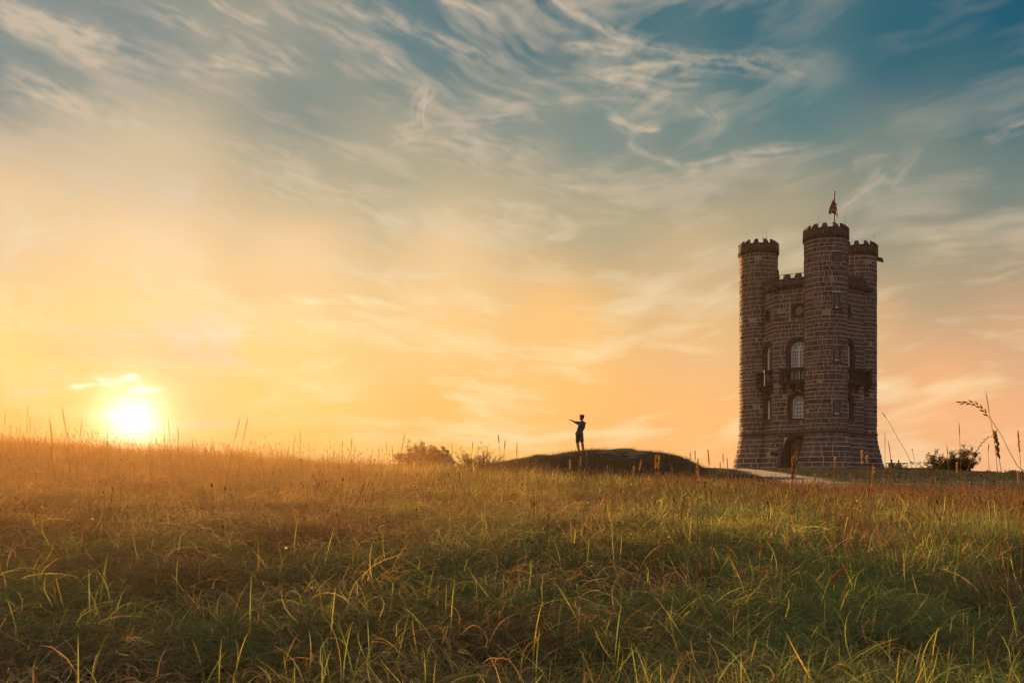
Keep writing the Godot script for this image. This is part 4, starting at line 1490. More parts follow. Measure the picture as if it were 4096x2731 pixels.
func make_tower() -> void:
	rng.seed = 9
	tower = thing("folly_tower", TOWER_AT, "tall dark stone folly tower with three round battlemented turrets beside the lawn", "tower")
	var cn := Vector3(-0.36, 0, 4.5)
	var c1 := Vector3(-3.97, 0, 2.0)
	var cl := Vector3(-4.30, 0, -2.0)
	var cr := Vector3(4.45, 0, -2.0)
	var c2 := Vector3(3.75, 0, 1.7)
	var cb := Vector3(0.1, 0, -5.6)
	var faces: Array[Surf] = []
	for f in [[c1, cn, cl, 1.7, 2.07, 0.85], [c1, cl, cn, 1.645, 1.5, 0.4], [c2, cn, cr, 1.7, 2.3, 0.7], [c2, cr, cn, 1.645, 1.5, 0.0], [cb, cl, cr, 1.645, 2.2, 0.0], [cb, cr, cl, 1.645, 2.2, 0.0]]:
		var s := Surf.new()
		s.o = f[0]
		s.length = f[0].distance_to(f[1])
		s.dir = (f[1] - f[0]).normalized()
		var nn := Vector3(-s.dir.z, 0, s.dir.x)
		s.nrm = nn if nn.dot(f[0] + f[1]) > 0.0 else -nn
		var d2: Vector3 = (f[2] - f[0]).normalized()
		var n2 := Vector3(-d2.z, 0, d2.x)
		n2 = n2 if n2.dot(f[0] + f[2]) > 0.0 else -n2
		s.mitre = tan(s.nrm.angle_to(n2) * 0.5)
		s.u1 = s.length - f[3] * 0.86
		s.top = 15.02
		s.score = f[5]
		s.r = f[4]   # where the openings stand along the wall
		faces.append(s)
	var turrets: Array[Surf] = []
	for f in [[cn, 1.70, 18.56, 1.2], [cl, 1.645, 18.82, 0.75], [cr, 1.645, 18.66, 0.5]]:
		var s := Surf.new()
		s.round = true
		s.o = f[0]
		s.r = f[1]
		s.length = TAU * s.r
		s.u0 = -PI * s.r
		s.u1 = PI * s.r
		s.top = f[2]
		s.score = f[3]
		turrets.append(s)
	var bed := Color(0.80, 0.61, 0.40)
	var rows := courses()
	rows.append(3.07)
	while rows[-1] < 18.8:
		rows.append(rows[-1] + (rng.randf_range(0.24, 0.42) if rng.randf() < 0.8 else rng.randf_range(0.42, 0.5)))
	var small := [[0.20, 16.82, 17.28, 0.235, true], [0.215, 12.9, 14.0, 0.19, false], [0.215, 8.65, 9.74, 0.19, false], [0.215, 4.33, 5.39, 0.19, false]]
	for t in small:
		turrets[0].gaps.append(Rect2(t[0] * 1.7 - t[3] - 0.17, t[1] - (0.17 if t[4] else 0.2), t[3] * 2 + 0.34, t[2] - t[1] + (0.34 if t[4] else 0.37)))
	for i in faces.size():
		var s := faces[i]
		var u := s.r
		var high := [u, 0.66, 7.3, 9.93, false]
		var low := [u, 0.53, 4.2, 5.52, false]
		var eye := [u, 0.43, 0.0, 13.2, true]
		var holes := [low, high, eye]
		s.gaps = [Rect2(u - 0.88, 7.0, 1.76, 3.81), Rect2(u - 0.75, 4.02, 1.5, 2.25), Rect2(u - 0.65, 12.55, 1.3, 1.3)]
		if i == 0:
			holes.push_front([u - 0.05, 1.06, -0.4, 1.74, false])
			s.gaps.append(Rect2(u - 1.32, -0.5, 2.54, 3.43))
		var mb := MB.new()
		wall_face(mb, s, holes, bed)
		part("wall", mb, M.mortar, tower)
		window(s, high, "high")
		window(s, low, "low")
		window(s, eye, "oculus")
		balcony(s, u - (0.0 if i in [0, 2] else 0.1), 1.36 if i in [0, 2] else 1.15)
		wall_top(s, 15.02)
		var band := MB.new()
		band.tube(PackedVector3Array([s.at(-0.07, 2.98, 0.04), s.at(s.u1, 2.98, 0.04)]), PackedFloat32Array([0.1, 0.1]), 8, STONE * 0.8)
		part("string_course", band, M.stone, tower)
		lay(s, rows)
	for i in 3:
		var s := turrets[i]
		var prof := []
		for j in 14:
			var v := -0.4 + 3.38 * j / 13.0
			prof.append(Vector2(s.r + s.bat(v), v))
		prof.append(Vector2(s.r, s.top))
		var mb := MB.new()
		mb.lathe(s.o, prof, 40, bed)
		part("turret_shaft", mb, M.mortar, tower)
		var band := MB.new()
		var torus := []
		for j in 9:
			torus.append(Vector2(s.r + 0.02 + 0.11 * sin(PI * j / 8.0), 2.98 - 0.11 * cos(PI * j / 8.0)))
		band.lathe(s.o, torus, 40, STONE * 0.8)
		part("string_course", band, M.stone, tower)
		turret_top(s, s.top, [1.0, 1.0, 1.02][i])
		lay(s, rows)
		# lightning rods
		for a in [[-0.65, 0.75], [0.2, 0.0], [0.75, -0.6]][i]:
			var rod := MB.new()
			var q: Vector3 = s.o + Vector3(sin(a), 0, cos(a)) * (s.r - 0.05) + Vector3.UP * (s.top + 1.0)
			rod.tube(PackedVector3Array([q, q + Vector3.UP * 0.85]), PackedFloat32Array([0.018, 0.012]), 6, Color(0.05, 0.045, 0.04))
			part("lightning_rod", rod, M.iron, tower)
	for t in small:
		lancet(turrets[0], t[0] * 1.7, t[1], t[2], t[3], t[4])
	stones.sort_custom(func(a, b): return a[3] > b[3])
	var rest := MB.new()
	for i in stones.size():
		var q: Array = stones[i]
		if i < 300:
			var mb := MB.new()
			stone(mb, q[0], q[1], q[2])
			part("stone", mb, M.stone, tower)
		else:
			stone(rest, q[0], q[1], q[2])
	part("masonry", rest, M.stone, tower, "stuff")
	# floors and the leads over the middle
	for y in [3.3, 7.0, 11.6, 15.35]:
		var mb := MB.new()
		var ring6 := [cn, c1, cl, cb, cr, c2]
		for j in 6:
			mb.tri3(Vector3(0, y, -0.4), ring6[j] * 0.93 + Vector3.UP * y, ring6[(j + 1) % 6] * 0.93 + Vector3.UP * y, Color(0.2, 0.16, 0.13), Vector3.UP)
			mb.tri3(Vector3(0, y - 0.2, -0.4), ring6[j] * 0.93 + Vector3.UP * (y - 0.2), ring6[(j + 1) % 6] * 0.93 + Vector3.UP * (y - 0.2), Color(0.45, 0.4, 0.34), Vector3.DOWN)
		part("roof" if y > 15.0 else "floor", mb, M.mortar, tower)
	# iron rail round the leads
	for i in [0, 1, 2, 4, 5]:
		var s := faces[i]
		var mb := MB.new()
		var x := 0.3
		mb.tube(PackedVector3Array([s.flat(0.1, 16.42, -0.5), s.flat(s.u1, 16.42, -0.5)]), PackedFloat32Array([0.022, 0.022]), 6, Color(0.04, 0.035, 0.03))
		while x < s.u1:
			mb.tube(PackedVector3Array([s.flat(x, 15.35, -0.5), s.flat(x, 16.42, -0.5)]), PackedFloat32Array([0.018, 0.018]), 6, Color(0.04, 0.035, 0.03))
			x += 0.36
		part("iron_rail", mb, M.iron, tower)
	door(faces[0])
	# carved grotesque heads at the free corners
	for q in [[c1, Vector3(-0.75, 0, 0.66)], [c2, Vector3(0.75, 0, 0.66)], [cb, Vector3(0, 0, -1)]]:
		var f: Vector3 = q[1].normalized()
		var o: Vector3 = q[0] + Vector3.UP * 15.2 + f * 0.1
		var sx := Vector3(f.z, 0, -f.x)
		var bones := []
		var dark := STONE * 0.7
		bones.append([o, o + f * 0.45, 0.24, 0.20, dark])
		bones.append([o + f * 0.45 + Vector3.DOWN * 0.03, o + f * 0.72 + Vector3.DOWN * 0.08, 0.16, 0.11, dark])
		bones.append([o + f * 0.42 + Vector3.DOWN * 0.16, o + f * 0.66 + Vector3.DOWN * 0.26, 0.11, 0.07, dark])
		for e in [-1.0, 1.0]:
			bones.append([o + f * 0.5 + sx * 0.1 * e + Vector3.UP * 0.13, o + f * 0.55 + sx * 0.13 * e + Vector3.UP * 0.12, 0.06, 0.05, dark])
			for j in 6:
				var a := -0.9 + j * 0.55
				var dv: Vector3 = (sx * e * cos(a) + Vector3.UP * sin(a)) * 0.24
				bones.append([o + f * 0.28 + dv, o + f * 0.1 + dv * 1.65, 0.07, 0.03, dark])
		var mb := MB.new()
		sdf(bones, 0.035, 0.05, mb)
		part("grotesque_head", mb, M.stone, tower)
	# rainwater spout on the far right turret, cable on the left one, its roof door
	var spout := MB.new()
	var so := cr + Vector3(1.6, 18.6, 0.3)
	spout.hexa([so + Vector3(0, -0.12, 0.2), so + Vector3(0.62, -0.33, 0.16), so + Vector3(0.62, -0.33, -0.16), so + Vector3(0, -0.12, -0.2), so + Vector3(0, 0.12, 0.2), so + Vector3(0.5, 0.02, 0.16), so + Vector3(0.5, 0.02, -0.16), so + Vector3(0, 0.12, -0.2)], STONE * 0.6)
	part("rainwater_spout", spout, M.stone, tower)
	var cable := MB.new()
	var cp := PackedVector3Array()
	var cr2 := PackedFloat32Array()
	for j in 40:
		var v := 19.3 * j / 39.0
		cp.append(turrets[1].at(-0.06, v, 0.055 if v < 18.8 else 0.17))
		cr2.append(0.02)
	cable.tube(cp, cr2, 5, Color(0.05, 0.04, 0.035))
	part("lightning_cable", cable, M.iron, tower)
	var hatch := MB.new()
	var hu := 1.18 * 1.645
	hatch.box(turrets[1].flat(hu, 16.7, 0.05), turrets[1].along(hu) * 0.3, Vector3.UP * 0.8, turrets[1].out(hu) * 0.04, Color(0.03, 0.026, 0.024))
	part("roof_door", hatch, M.wood, tower)
	var ledge := MB.new()
	ledge.box(turrets[1].flat(0.75, 16.5, 0.08), turrets[1].along(0.75) * 0.7, Vector3.UP * 0.15, turrets[1].out(0.75) * 0.12, Color(0.34, 0.25, 0.14))
	part("coping_stone", ledge, M.stone, tower)
	sign_board(faces[0])
	flag_pole()

func door(s: Surf) -> void:
	var u := s.r - 0.05
	var k := [u, 1.06, -0.4, 1.74, false]
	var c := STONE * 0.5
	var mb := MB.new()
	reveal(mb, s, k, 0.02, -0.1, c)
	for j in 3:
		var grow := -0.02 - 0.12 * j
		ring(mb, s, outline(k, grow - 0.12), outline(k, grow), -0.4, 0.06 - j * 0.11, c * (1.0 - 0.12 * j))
	ring(mb, s, outline(k, 0.0), squared(k, 0.15), -0.02, 0.05, STONE * 0.95)
	ring(mb, s, outline(k, 0.0), outline(k, 0.1), 0.02, 0.13, STONE * 0.8)
	# cheeks of the battered foot beside the doorway
	for e in [-1.0, 1.0]:
		for j in 9:
			var a := -0.4 + j * 0.36
			var b := a + 0.36
			mb.quad(s.at(u + e * 1.06, a, 0.03), s.at(u + e * 1.33, a, 0.03), s.at(u + e * 1.33, b - 0.02, 0.03), s.at(u + e * 1.06, b - 0.02, 0.03), STONE * rng.randf_range(0.8, 1.05), s.nrm)
			if b < 1.9:
				mb.quad(s.at(u + e * 1.06, a, 0.03), s.at(u + e * 1.06, b, 0.03), s.flat(u + e * 1.06, b, -0.1), s.flat(u + e * 1.06, a, -0.1), STONE * 0.8, -s.dir * e)
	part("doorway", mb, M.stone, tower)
	var d := Node3D.new()
	d.name = "door"
	tower.add_child(d, true)
	for j in 7:
		var x0 := -0.69 + j * 0.198
		var x1 := x0 + 0.19
		var h0 := sqrt(maxf(0.0, 0.7 * 0.7 - x0 * x0)) + 1.74
		var h1 := sqrt(maxf(0.0, 0.7 * 0.7 - x1 * x1)) + 1.74
		var p := MB.new()
		p.hexa([s.flat(u + x0, -0.1, -0.3), s.flat(u + x1, -0.1, -0.3), s.flat(u + x1, -0.1, -0.36), s.flat(u + x0, -0.1, -0.36), s.flat(u + x0, h0, -0.3), s.flat(u + x1, h1, -0.3), s.flat(u + x1, h1, -0.36), s.flat(u + x0, h0, -0.36)], Color(0.2, 0.10, 0.07) * rng.randf_range(0.8, 1.2))
		part("plank", p, M.wood, d)
	var back := MB.new()
	back.box(s.flat(u, 0.9, -0.42), s.dir * 0.7, Vector3.UP * 1.3, s.nrm * 0.03, Color(0.02, 0.015, 0.012))
	part("backing", back, M.wood, d)
	var hinge := MB.new()
	for y in [0.4, 1.5]:
		hinge.bar(s.flat(u - 0.6, y, -0.285), s.flat(u + 0.15, y, -0.285), 0.05, 0.02, s.nrm, Color(0.02, 0.02, 0.02))
	part("hinge", hinge, M.iron, d)

func words(text: String, size: float, at: Vector3, b: Basis, mat: Material, parent: Node, bold := false) -> void:
	var t := TextMesh.new()
	var f := SystemFont.new()
	f.font_names = PackedStringArray(["Droid Sans"])
	if bold:
		f.font_weight = 700
	t.font = f
	t.text = text
	t.font_size = 64
	t.pixel_size = size / 64.0
	t.depth = 0.004
	var o := MeshInstance3D.new()
	o.name = "lettering"
	o.mesh = t
	o.material_override = mat
	o.transform = Transform3D(b, at)
	parent.add_child(o, true)

func sign_board(s: Surf) -> void:
	# leans with the battered wall beside the door
	var lo := s.at(0.30, 1.08, 0.07)
	var hi := s.at(0.30, 2.12, 0.07)
	var up := (hi - lo).normalized()
	var x := s.dir if s.dir.x > 0.0 else -s.dir
	var z := x.cross(up).normalized()
	var o := thing("sign", TOWER_AT + lo, "dark green visitor sign with pale lettering on the wall left of the door", "sign")
	var mb := MB.new()
	mb.box(up * 0.52, x * 0.30, up * 0.52, z * 0.02, Color(0.022, 0.028, 0.028))
	part("board", mb, M.gloss, o)
	var b := Basis(x, up, z)
	var f := z * 0.024
	for t in [["BROADWAY TOWER", 0.05, 0.80, false], ["please book your", 0.055, 0.385, false], ["ticket online here", 0.055, 0.325, false]]:
		words(t[0], t[1], up * t[2] + f, b, M.pale_print, o)
	for t in [["To experience", 0.085, 0.665], ["Broadway Tower", 0.085, 0.58], ["and Grounds", 0.085, 0.495]]:
		words(t[0], t[1], up * t[2] + f, b, M.cream_print, o, true)
	var em := MB.new()
	for i in 2:
		for j in 2:
			em.box(up * (0.875 + j * 0.05) + x * (-0.022 + i * 0.044) + f, x * 0.019, up * 0.022, z * 0.002, Color(0.75, 0.75, 0.7))
	part("emblem", em, M.gloss, o)
	var ar := MB.new()
	ar.box(up * 0.278 + f, x * 0.006, up * 0.014, z * 0.002, Color(0.7, 0.7, 0.66))
	ar.tri3(up * 0.27 + x * 0.02 + f, up * 0.27 - x * 0.02 + f, up * 0.248 + f, Color(0.7, 0.7, 0.66), z)
	part("arrow", ar, M.gloss, o)

func flag_pole() -> void:
	var foot := TOWER_AT + Vector3(0.42, 19.05, 4.1)
	var o := thing("flagpole", foot, "thin dark flagpole with a limp union flag on top of the tallest turret", "flagpole")
	var top := Vector3(0.07, 3.75, 0)
	var mb := MB.new()
	mb.tube(PackedVector3Array([Vector3.ZERO, top]), PackedFloat32Array([0.07, 0.045]), 10, Color(0.035, 0.038, 0.045))
	part("pole", mb, M.iron, o)
	var fin := MB.new()
	fin.lathe(top, [Vector2(0.0, -0.02), Vector2(0.075, 0.0), Vector2(0.08, 0.05), Vector2(0.0, 0.12)], 10, Color(0.04, 0.04, 0.045))
	part("finial", fin, M.iron, o)
	var fl := MB.new()
	var nu := 36
	var nv := 16
	var idx := []
	for i in nu + 1:
		for j in nv + 1:
			var u := float(i) / nu
			var v := float(j) / nv
			var y := 3.38 - v * 1.15 - u * (0.62 + 0.25 * (1.0 - v)) - 0.12 * sin(u * 7.0)
			var x := -0.47 * sin(u * PI * 1.42) * (0.35 + 0.65 * minf(1.0, v * 1.3 + 0.25)) * (1.0 - 0.25 * u)
			var z := 0.13 * sin(u * 10.0 + v * 1.5) * minf(1.0, u * 5.0) + 0.1 * u
			idx.append(Vector3(top.x * y / 3.75 + x, y, z))
	for i in nu + 1:
		for j in nv + 1:
			var a: Vector3 = idx[mini(i + 1, nu) * (nv + 1) + j] - idx[maxi(i - 1, 0) * (nv + 1) + j]
			var b: Vector3 = idx[i * (nv + 1) + mini(j + 1, nv)] - idx[i * (nv + 1) + maxi(j - 1, 0)]
			fl.vert(idx[i * (nv + 1) + j], a.cross(b).normalized(), Color.WHITE, Vector2(float(i) / nu, float(j) / nv))
	for i in nu:
		for j in nv:
			var a := i * (nv + 1) + j
			fl.tri(a, a + 1, a + nv + 2)
			fl.tri(a, a + nv + 2, a + nv + 1)
	part("flag", fl, M.flag, o)

func union_flag() -> Texture2D:
	var im := Image.create_empty(120, 60, false, Image.FORMAT_RGB8)
	for y in 60:
		for x in 120:
			var p := Vector2((x + 0.5) / 2.0 - 30.0, (y + 0.5) / 2.0 - 15.0)
			var c := Color(0.02, 0.045, 0.17)
			var d1 := (p.x - 2.0 * p.y) / sqrt(5.0)
			var d2 := (p.x + 2.0 * p.y) / sqrt(5.0)
			if absf(d1) < 3.0 or absf(d2) < 3.0:
				c = Color(0.58, 0.56, 0.55)
			var turn := 1.0 if p.x > 0.0 else -1.0
			if (d1 * turn < 0.0 and absf(d1) < 2.0 and p.x * p.y > 0.0) or (d2 * turn < 0.0 and absf(d2) < 2.0 and p.x * p.y < 0.0):
				c = Color(0.42, 0.04, 0.06)
			if absf(p.x) < 5.0 or absf(p.y) < 5.0:
				c = Color(0.58, 0.56, 0.55)
			if absf(p.x) < 3.0 or absf(p.y) < 3.0:
				c = Color(0.42, 0.04, 0.06)
			im.set_pixel(x, y, c)
	return ImageTexture.create_from_image(im)

# ------------------------------------------------------------------ bodies: capsules joined with a smooth minimum and meshed as surface nets
func sdf(bones: Array, cell: float, k: float, mb: MB) -> void:
	var lo := Vector3(1e9, 1e9, 1e9)
	var hi := -lo
	for b in bones:
		var r: float = maxf(b[2], b[3])
		for q in 2:
			lo = lo.min(b[q] - Vector3.ONE * r)
			hi = hi.max(b[q] + Vector3.ONE * r)
	lo -= Vector3.ONE * cell * 3.0
	hi += Vector3.ONE * cell * 3.0
	var nx := int((hi.x - lo.x) / cell) + 2
	var ny := int((hi.y - lo.y) / cell) + 2
	var nz := int((hi.z - lo.z) / cell) + 2
	var f := PackedFloat32Array()
	f.resize(nx * ny * nz)
	f.fill(1.0)
	for b in bones:
		var a: Vector3 = b[0]
		var e: Vector3 = b[1] - b[0]
		var ra: float = b[2]
		var rb: float = b[3]
		var l2 := maxf(e.length_squared(), 1e-9)
		var grow := maxf(ra, rb) + k + cell * 2.5
		var p0: Vector3 = (a.min(b[1]) - Vector3.ONE * grow - lo) / cell
		var p1: Vector3 = (a.max(b[1]) + Vector3.ONE * grow - lo) / cell
		for z in range(maxi(0, int(p0.z)), mini(nz, int(p1.z) + 1)):
			for y in range(maxi(0, int(p0.y)), mini(ny, int(p1.y) + 1)):
				var id := (z * ny + y) * nx
				for x in range(maxi(0, int(p0.x)), mini(nx, int(p1.x) + 1)):
					var p := lo + Vector3(x, y, z) * cell
					var t := clampf((p - a).dot(e) / l2, 0.0, 1.0)
					var d := p.distance_to(a + e * t) - lerpf(ra, rb, t)
					var cur := f[id + x]
					var h := maxf(k - absf(cur - d), 0.0) / k
					f[id + x] = minf(cur, d) - h * h * k * 0.25
	var vid := PackedInt32Array()
	vid.resize(nx * ny * nz)
	vid.fill(-1)
	var off := PackedInt32Array([0, 1, nx, nx + 1, nx * ny, nx * ny + 1, nx * ny + nx, nx * ny + nx + 1])
	for z in nz - 1:
		for y in ny - 1:
			for x in nx - 1:
				var id := (z * ny + y) * nx + x
				if absf(f[id]) > cell * 2.0:
					continue
				var neg := 0
				for o in 8:
					if f[id + off[o]] < 0.0:
						neg += 1
				if neg == 0 or neg == 8:
					continue
				var sum := Vector3.ZERO
				var cnt := 0
				var g := Vector3.ZERO
				for o in 8:
					var c := Vector3(o & 1, (o >> 1) & 1, o >> 2)
					g += (c - Vector3.ONE * 0.5) * f[id + off[o]]
					for ax in 3:
						var bit := 1 << ax
						if o & bit:
							continue
						var v0 := f[id + off[o]]
						var v1 := f[id + off[o | bit]]
						if (v0 < 0.0) != (v1 < 0.0):
							var q := c
							q[ax] = v0 / (v0 - v1)
							sum += q
							cnt += 1
				var p := lo + (Vector3(x, y, z) + sum / cnt) * cell
				var best := 1e9
				var col := Color.WHITE
				for b in bones:
					var e: Vector3 = b[1] - b[0]
					var t := clampf((p - b[0]).dot(e) / maxf(e.length_squared(), 1e-9), 0.0, 1.0)
					var d: float = p.distance_to(b[0] + e * t) - lerpf(b[2], b[3], t)
					if d < best:
						best = d
						col = b[4]
				vid[id] = mb.vert(p, g.normalized(), col)
	for z in range(1, nz - 1):
		for y in range(1, ny - 1):
			for x in range(1, nx - 1):
				var id := (z * ny + y) * nx + x
				var s := f[id] < 0.0
				for ax in 3:
					var d1: int = [1, nx, nx * ny][ax]
					if (f[id + d1] < 0.0) == s:
						continue
					var d2: int = [nx, nx * ny, 1][ax]
					var d3: int = [nx * ny, 1, nx][ax]
					var q := [vid[id - d2 - d3], vid[id - d3], vid[id], vid[id - d2]]
					if q.min() >= 0:
						mb.tri(q[0], q[1], q[2])
						mb.tri(q[0], q[2], q[3])

const SKIN := Color(0.22, 0.125, 0.09)

func v3(x: float, y: float, z: float) -> Vector3:
	return Vector3(x, y, z)

func head_bones(c: Vector3, f: Vector3) -> Array:   # skull, jaw, nose, ears, brow; c the middle of the skull, f the way it faces
	var s := Vector3.UP.cross(f).normalized()
	var b := []
	b.append([c - f * 0.025 + Vector3.UP * 0.03, c + f * 0.025 + Vector3.UP * 0.025, 0.083, 0.078, SKIN])
	b.append([c + f * 0.03 - Vector3.UP * 0.02, c + f * 0.055 - Vector3.UP * 0.085, 0.064, 0.036, SKIN])
	b.append([c + f * 0.092 + Vector3.UP * 0.005, c + f * 0.112 - Vector3.UP * 0.028, 0.010, 0.014, SKIN])
	b.append([c + f * 0.085 - Vector3.UP * 0.058 - s * 0.018, c + f * 0.085 - Vector3.UP * 0.058 + s * 0.018, 0.010, 0.010, SKIN * 0.75])
	for e in [-1.0, 1.0]:
		b.append([c + s * e * 0.083 + Vector3.UP * 0.01, c + s * e * 0.085 - Vector3.UP * 0.03, 0.017, 0.011, SKIN])
		b.append([c + f * 0.082 + s * e * 0.032 + Vector3.UP * 0.018, c + f * 0.084 + s * e * 0.033 + Vector3.UP * 0.016, 0.011, 0.011, SKIN * 0.6])
	return b

func hand(mb: MB, wrist: Vector3, along: Vector3, palm: Vector3, side: float, pointing: bool) -> void:
	# palm faces `palm`; the thumb leaves on the side given; fingers of unequal length, curled unless they point
	var x := along.cross(palm).normalized() * side
	var b := []
	b.append([wrist, wrist + along * 0.04, 0.024, 0.026, SKIN])
	for i in 4:
		var k := (1.5 - i) * 0.020
		b.append([wrist + along * 0.02 + x * k * 0.7, wrist + along * 0.088 + x * k, 0.015, 0.012, SKIN])
		var base := wrist + along * 0.09 + x * k
		var long: float = [0.070, 0.078, 0.072, 0.056][i]
		var curl := 0.06 if pointing and i == 0 else 0.22 + 0.14 * i if pointing else 0.5 + 0.06 * i
		var d := along
		var p := base
		for j in 3:
			d = (d * cos(curl * (0.75 if j else 0.5)) + palm * sin(curl * (0.75 if j else 0.5))).normalized()
			var seg: float = long * [0.45, 0.31, 0.24][j]
			b.append([p, p + d * seg, 0.0088 - j * 0.0006, 0.0084 - j * 0.0008, SKIN])
			p += d * seg
			curl *= 0.8
	var t0 := wrist + along * 0.025 + x * 0.025
	var t1 := t0 + (along * 0.7 + x * 0.7).normalized() * 0.042
	var t2 := t1 + (along * 0.92 + x * 0.2 + palm * 0.3).normalized() * 0.032
	b.append([t0, t1, 0.014, 0.011, SKIN])
	b.append([t1, t2, 0.0105, 0.0088, SKIN])
	b.append([t2, t2 + (along + palm * 0.3).normalized() * 0.024, 0.0088, 0.007, SKIN])
	sdf(b, 0.004, 0.008, mb)

func standing_person() -> void:
	var x := 3.13
	var d := 45.0
	var o := thing("person", Vector3(x, stand(x, d) - 0.01, -d), "person in shirt and shorts standing on the mound pointing an outstretched arm at the sunset", "person")
	var f := v3(-0.93, 0.0, -0.37)   # the head looks after the arm
	var body := []
	body.append_array(head_bones(v3(0.022, 1.635, 0), f))
	body.append([v3(0.03, 1.58, 0.0), v3(0.03, 1.44, 0.0), 0.055, 0.062, SKIN])
	# trunk
	body.append([v3(-0.10, 1.385, -0.05), v3(0.115, 1.375, 0.06), 0.058, 0.058, SKIN])
	body.append([v3(0.02, 1.30, 0.0), v3(-0.03, 1.14, 0.0), 0.125, 0.118, SKIN])
	body.append([v3(-0.035, 1.16, 0.02), v3(-0.09, 0.96, 0.0), 0.112, 0.122, SKIN])
	body.append([v3(-0.15, 0.93, -0.04), v3(-0.02, 0.93, 0.05), 0.108, 0.108, SKIN])
	# legs
	for l in [[v3(-0.145, 0.87, -0.03), v3(-0.165, 0.475, -0.06), v3(-0.105, 0.075, -0.03)], [v3(-0.02, 0.87, 0.05), v3(0.035, 0.475, 0.06), v3(0.095, 0.075, 0.07)]]:
		body.append([l[0], l[1], 0.09, 0.062, SKIN])
		body.append([l[1], l[1].lerp(l[2], 0.3), 0.06, 0.064, SKIN])
		body.append([l[1].lerp(l[2], 0.3), l[2], 0.062, 0.043, SKIN])
	# the pointing arm reaches away towards the sun; the other hangs bent, its hand at the hip
	var sh := v3(-0.105, 1.395, -0.06)
	var el := v3(-0.265, 1.435, -0.27)
	var wr := v3(-0.42, 1.53, -0.43)
	body.append([sh, el, 0.052, 0.041, SKIN])
	body.append([el, wr, 0.041, 0.027, SKIN])
	var sh2 := v3(0.125, 1.375, 0.03)
	var el2 := v3(0.10, 1.11, -0.09)
	var wr2 := v3(-0.03, 0.96, -0.20)
	body.append([sh2, el2, 0.052, 0.042, SKIN])
	body.append([el2, wr2, 0.041, 0.028, SKIN])
	var mb := MB.new()
	sdf(body, 0.014, 0.035, mb)
	hand(mb, wr, (wr - el).normalized().lerp(v3(-0.75, 0.1, -0.55), 0.6).normalized(), Vector3.DOWN, -1.0, true)
	hand(mb, wr2, (wr2 - el2).normalized(), v3(0.1, 0, -1), 1.0, false)
	part("body", mb, M.skin, o)
	var cloth := Color(0.045, 0.05, 0.065)
	var s := []
	s.append([v3(-0.11, 1.37, -0.05), v3(0.125, 1.36, 0.06), 0.076, 0.076, cloth])
	s.append([v3(0.02, 1.29, 0.0), v3(-0.03, 1.13, 0.0), 0.143, 0.138, cloth])
	s.append([v3(-0.04, 1.14, 0.02), v3(-0.10, 0.90, 0.0), 0.134, 0.148, cloth])
	s.append([v3(-0.15, 0.91, -0.03), v3(-0.03, 0.91, 0.05), 0.118, 0.118, cloth])
	s.append([sh, sh.lerp(el, 0.62), 0.071, 0.064, cloth])
	s.append([sh + v3(0.02, -0.03, 0), sh.lerp(el, 0.45) + v3(0.01, -0.09, 0.02), 0.055, 0.03, cloth])
	s.append([sh2, sh2.lerp(el2, 0.75), 0.068, 0.064, cloth])
	s.append([v3(0.03, 1.46, 0.0), v3(0.03, 1.41, 0.0), 0.068, 0.085, cloth])
	mb = MB.new()
	sdf(s, 0.015, 0.04, mb)
	part("shirt", mb, M.cloth, o)
	var shorts := Color(0.03, 0.028, 0.03)
	s = [[v3(-0.15, 0.90, -0.03), v3(-0.03, 0.90, 0.04), 0.122, 0.122, shorts], [v3(-0.145, 0.88, -0.03), v3(-0.163, 0.55, -0.05), 0.112, 0.088, shorts], [v3(-0.02, 0.88, 0.05), v3(0.022, 0.57, 0.06), 0.108, 0.088, shorts]]
	mb = MB.new()
	sdf(s, 0.015, 0.02, mb)
	part("shorts", mb, M.cloth, o)
	var hair := Color(0.03, 0.018, 0.012)
	var c := v3(0.022, 1.635, 0)
	s = [[c - f * 0.03 + Vector3.UP * 0.05, c + f * 0.02 + Vector3.UP * 0.065, 0.088, 0.07, hair], [c - f * 0.055 + Vector3.UP * 0.02, c - f * 0.065 - Vector3.UP * 0.045, 0.066, 0.035, hair], [c + f * 0.055 + Vector3.UP * 0.09, c + f * 0.095 + Vector3.UP * 0.075, 0.032, 0.016, hair]]
	rng.seed = 3
	for i in 26:
		var dv := (v3(rng.randfn(), absf(rng.randfn()) * 0.9 + 0.1, rng.randfn())).normalized()
		if dv.dot(f) > 0.65 and dv.y < 0.6:
			continue
		s.append([c + dv * 0.085 + Vector3.UP * 0.03, c + dv * 0.113 + Vector3.UP * 0.036, 0.02, 0.009, hair])
	mb = MB.new()
	sdf(s, 0.008, 0.012, mb)
	part("hair", mb, M.cloth, o)
	for l in [v3(-0.105, 0.0, -0.03), v3(0.095, 0.0, 0.07)]:
		mb = MB.new()
		sdf([[l + v3(0.045, 0.045, 0.01), l + v3(-0.09, 0.035, -0.05), 0.045, 0.036, Color(0.04, 0.035, 0.03)], [l + v3(0.01, 0.06, 0), l + v3(0.0, 0.1, 0), 0.048, 0.044, Color(0.04, 0.035, 0.03)]], 0.01, 0.02, mb)
		part("shoe", mb, M.cloth, o)

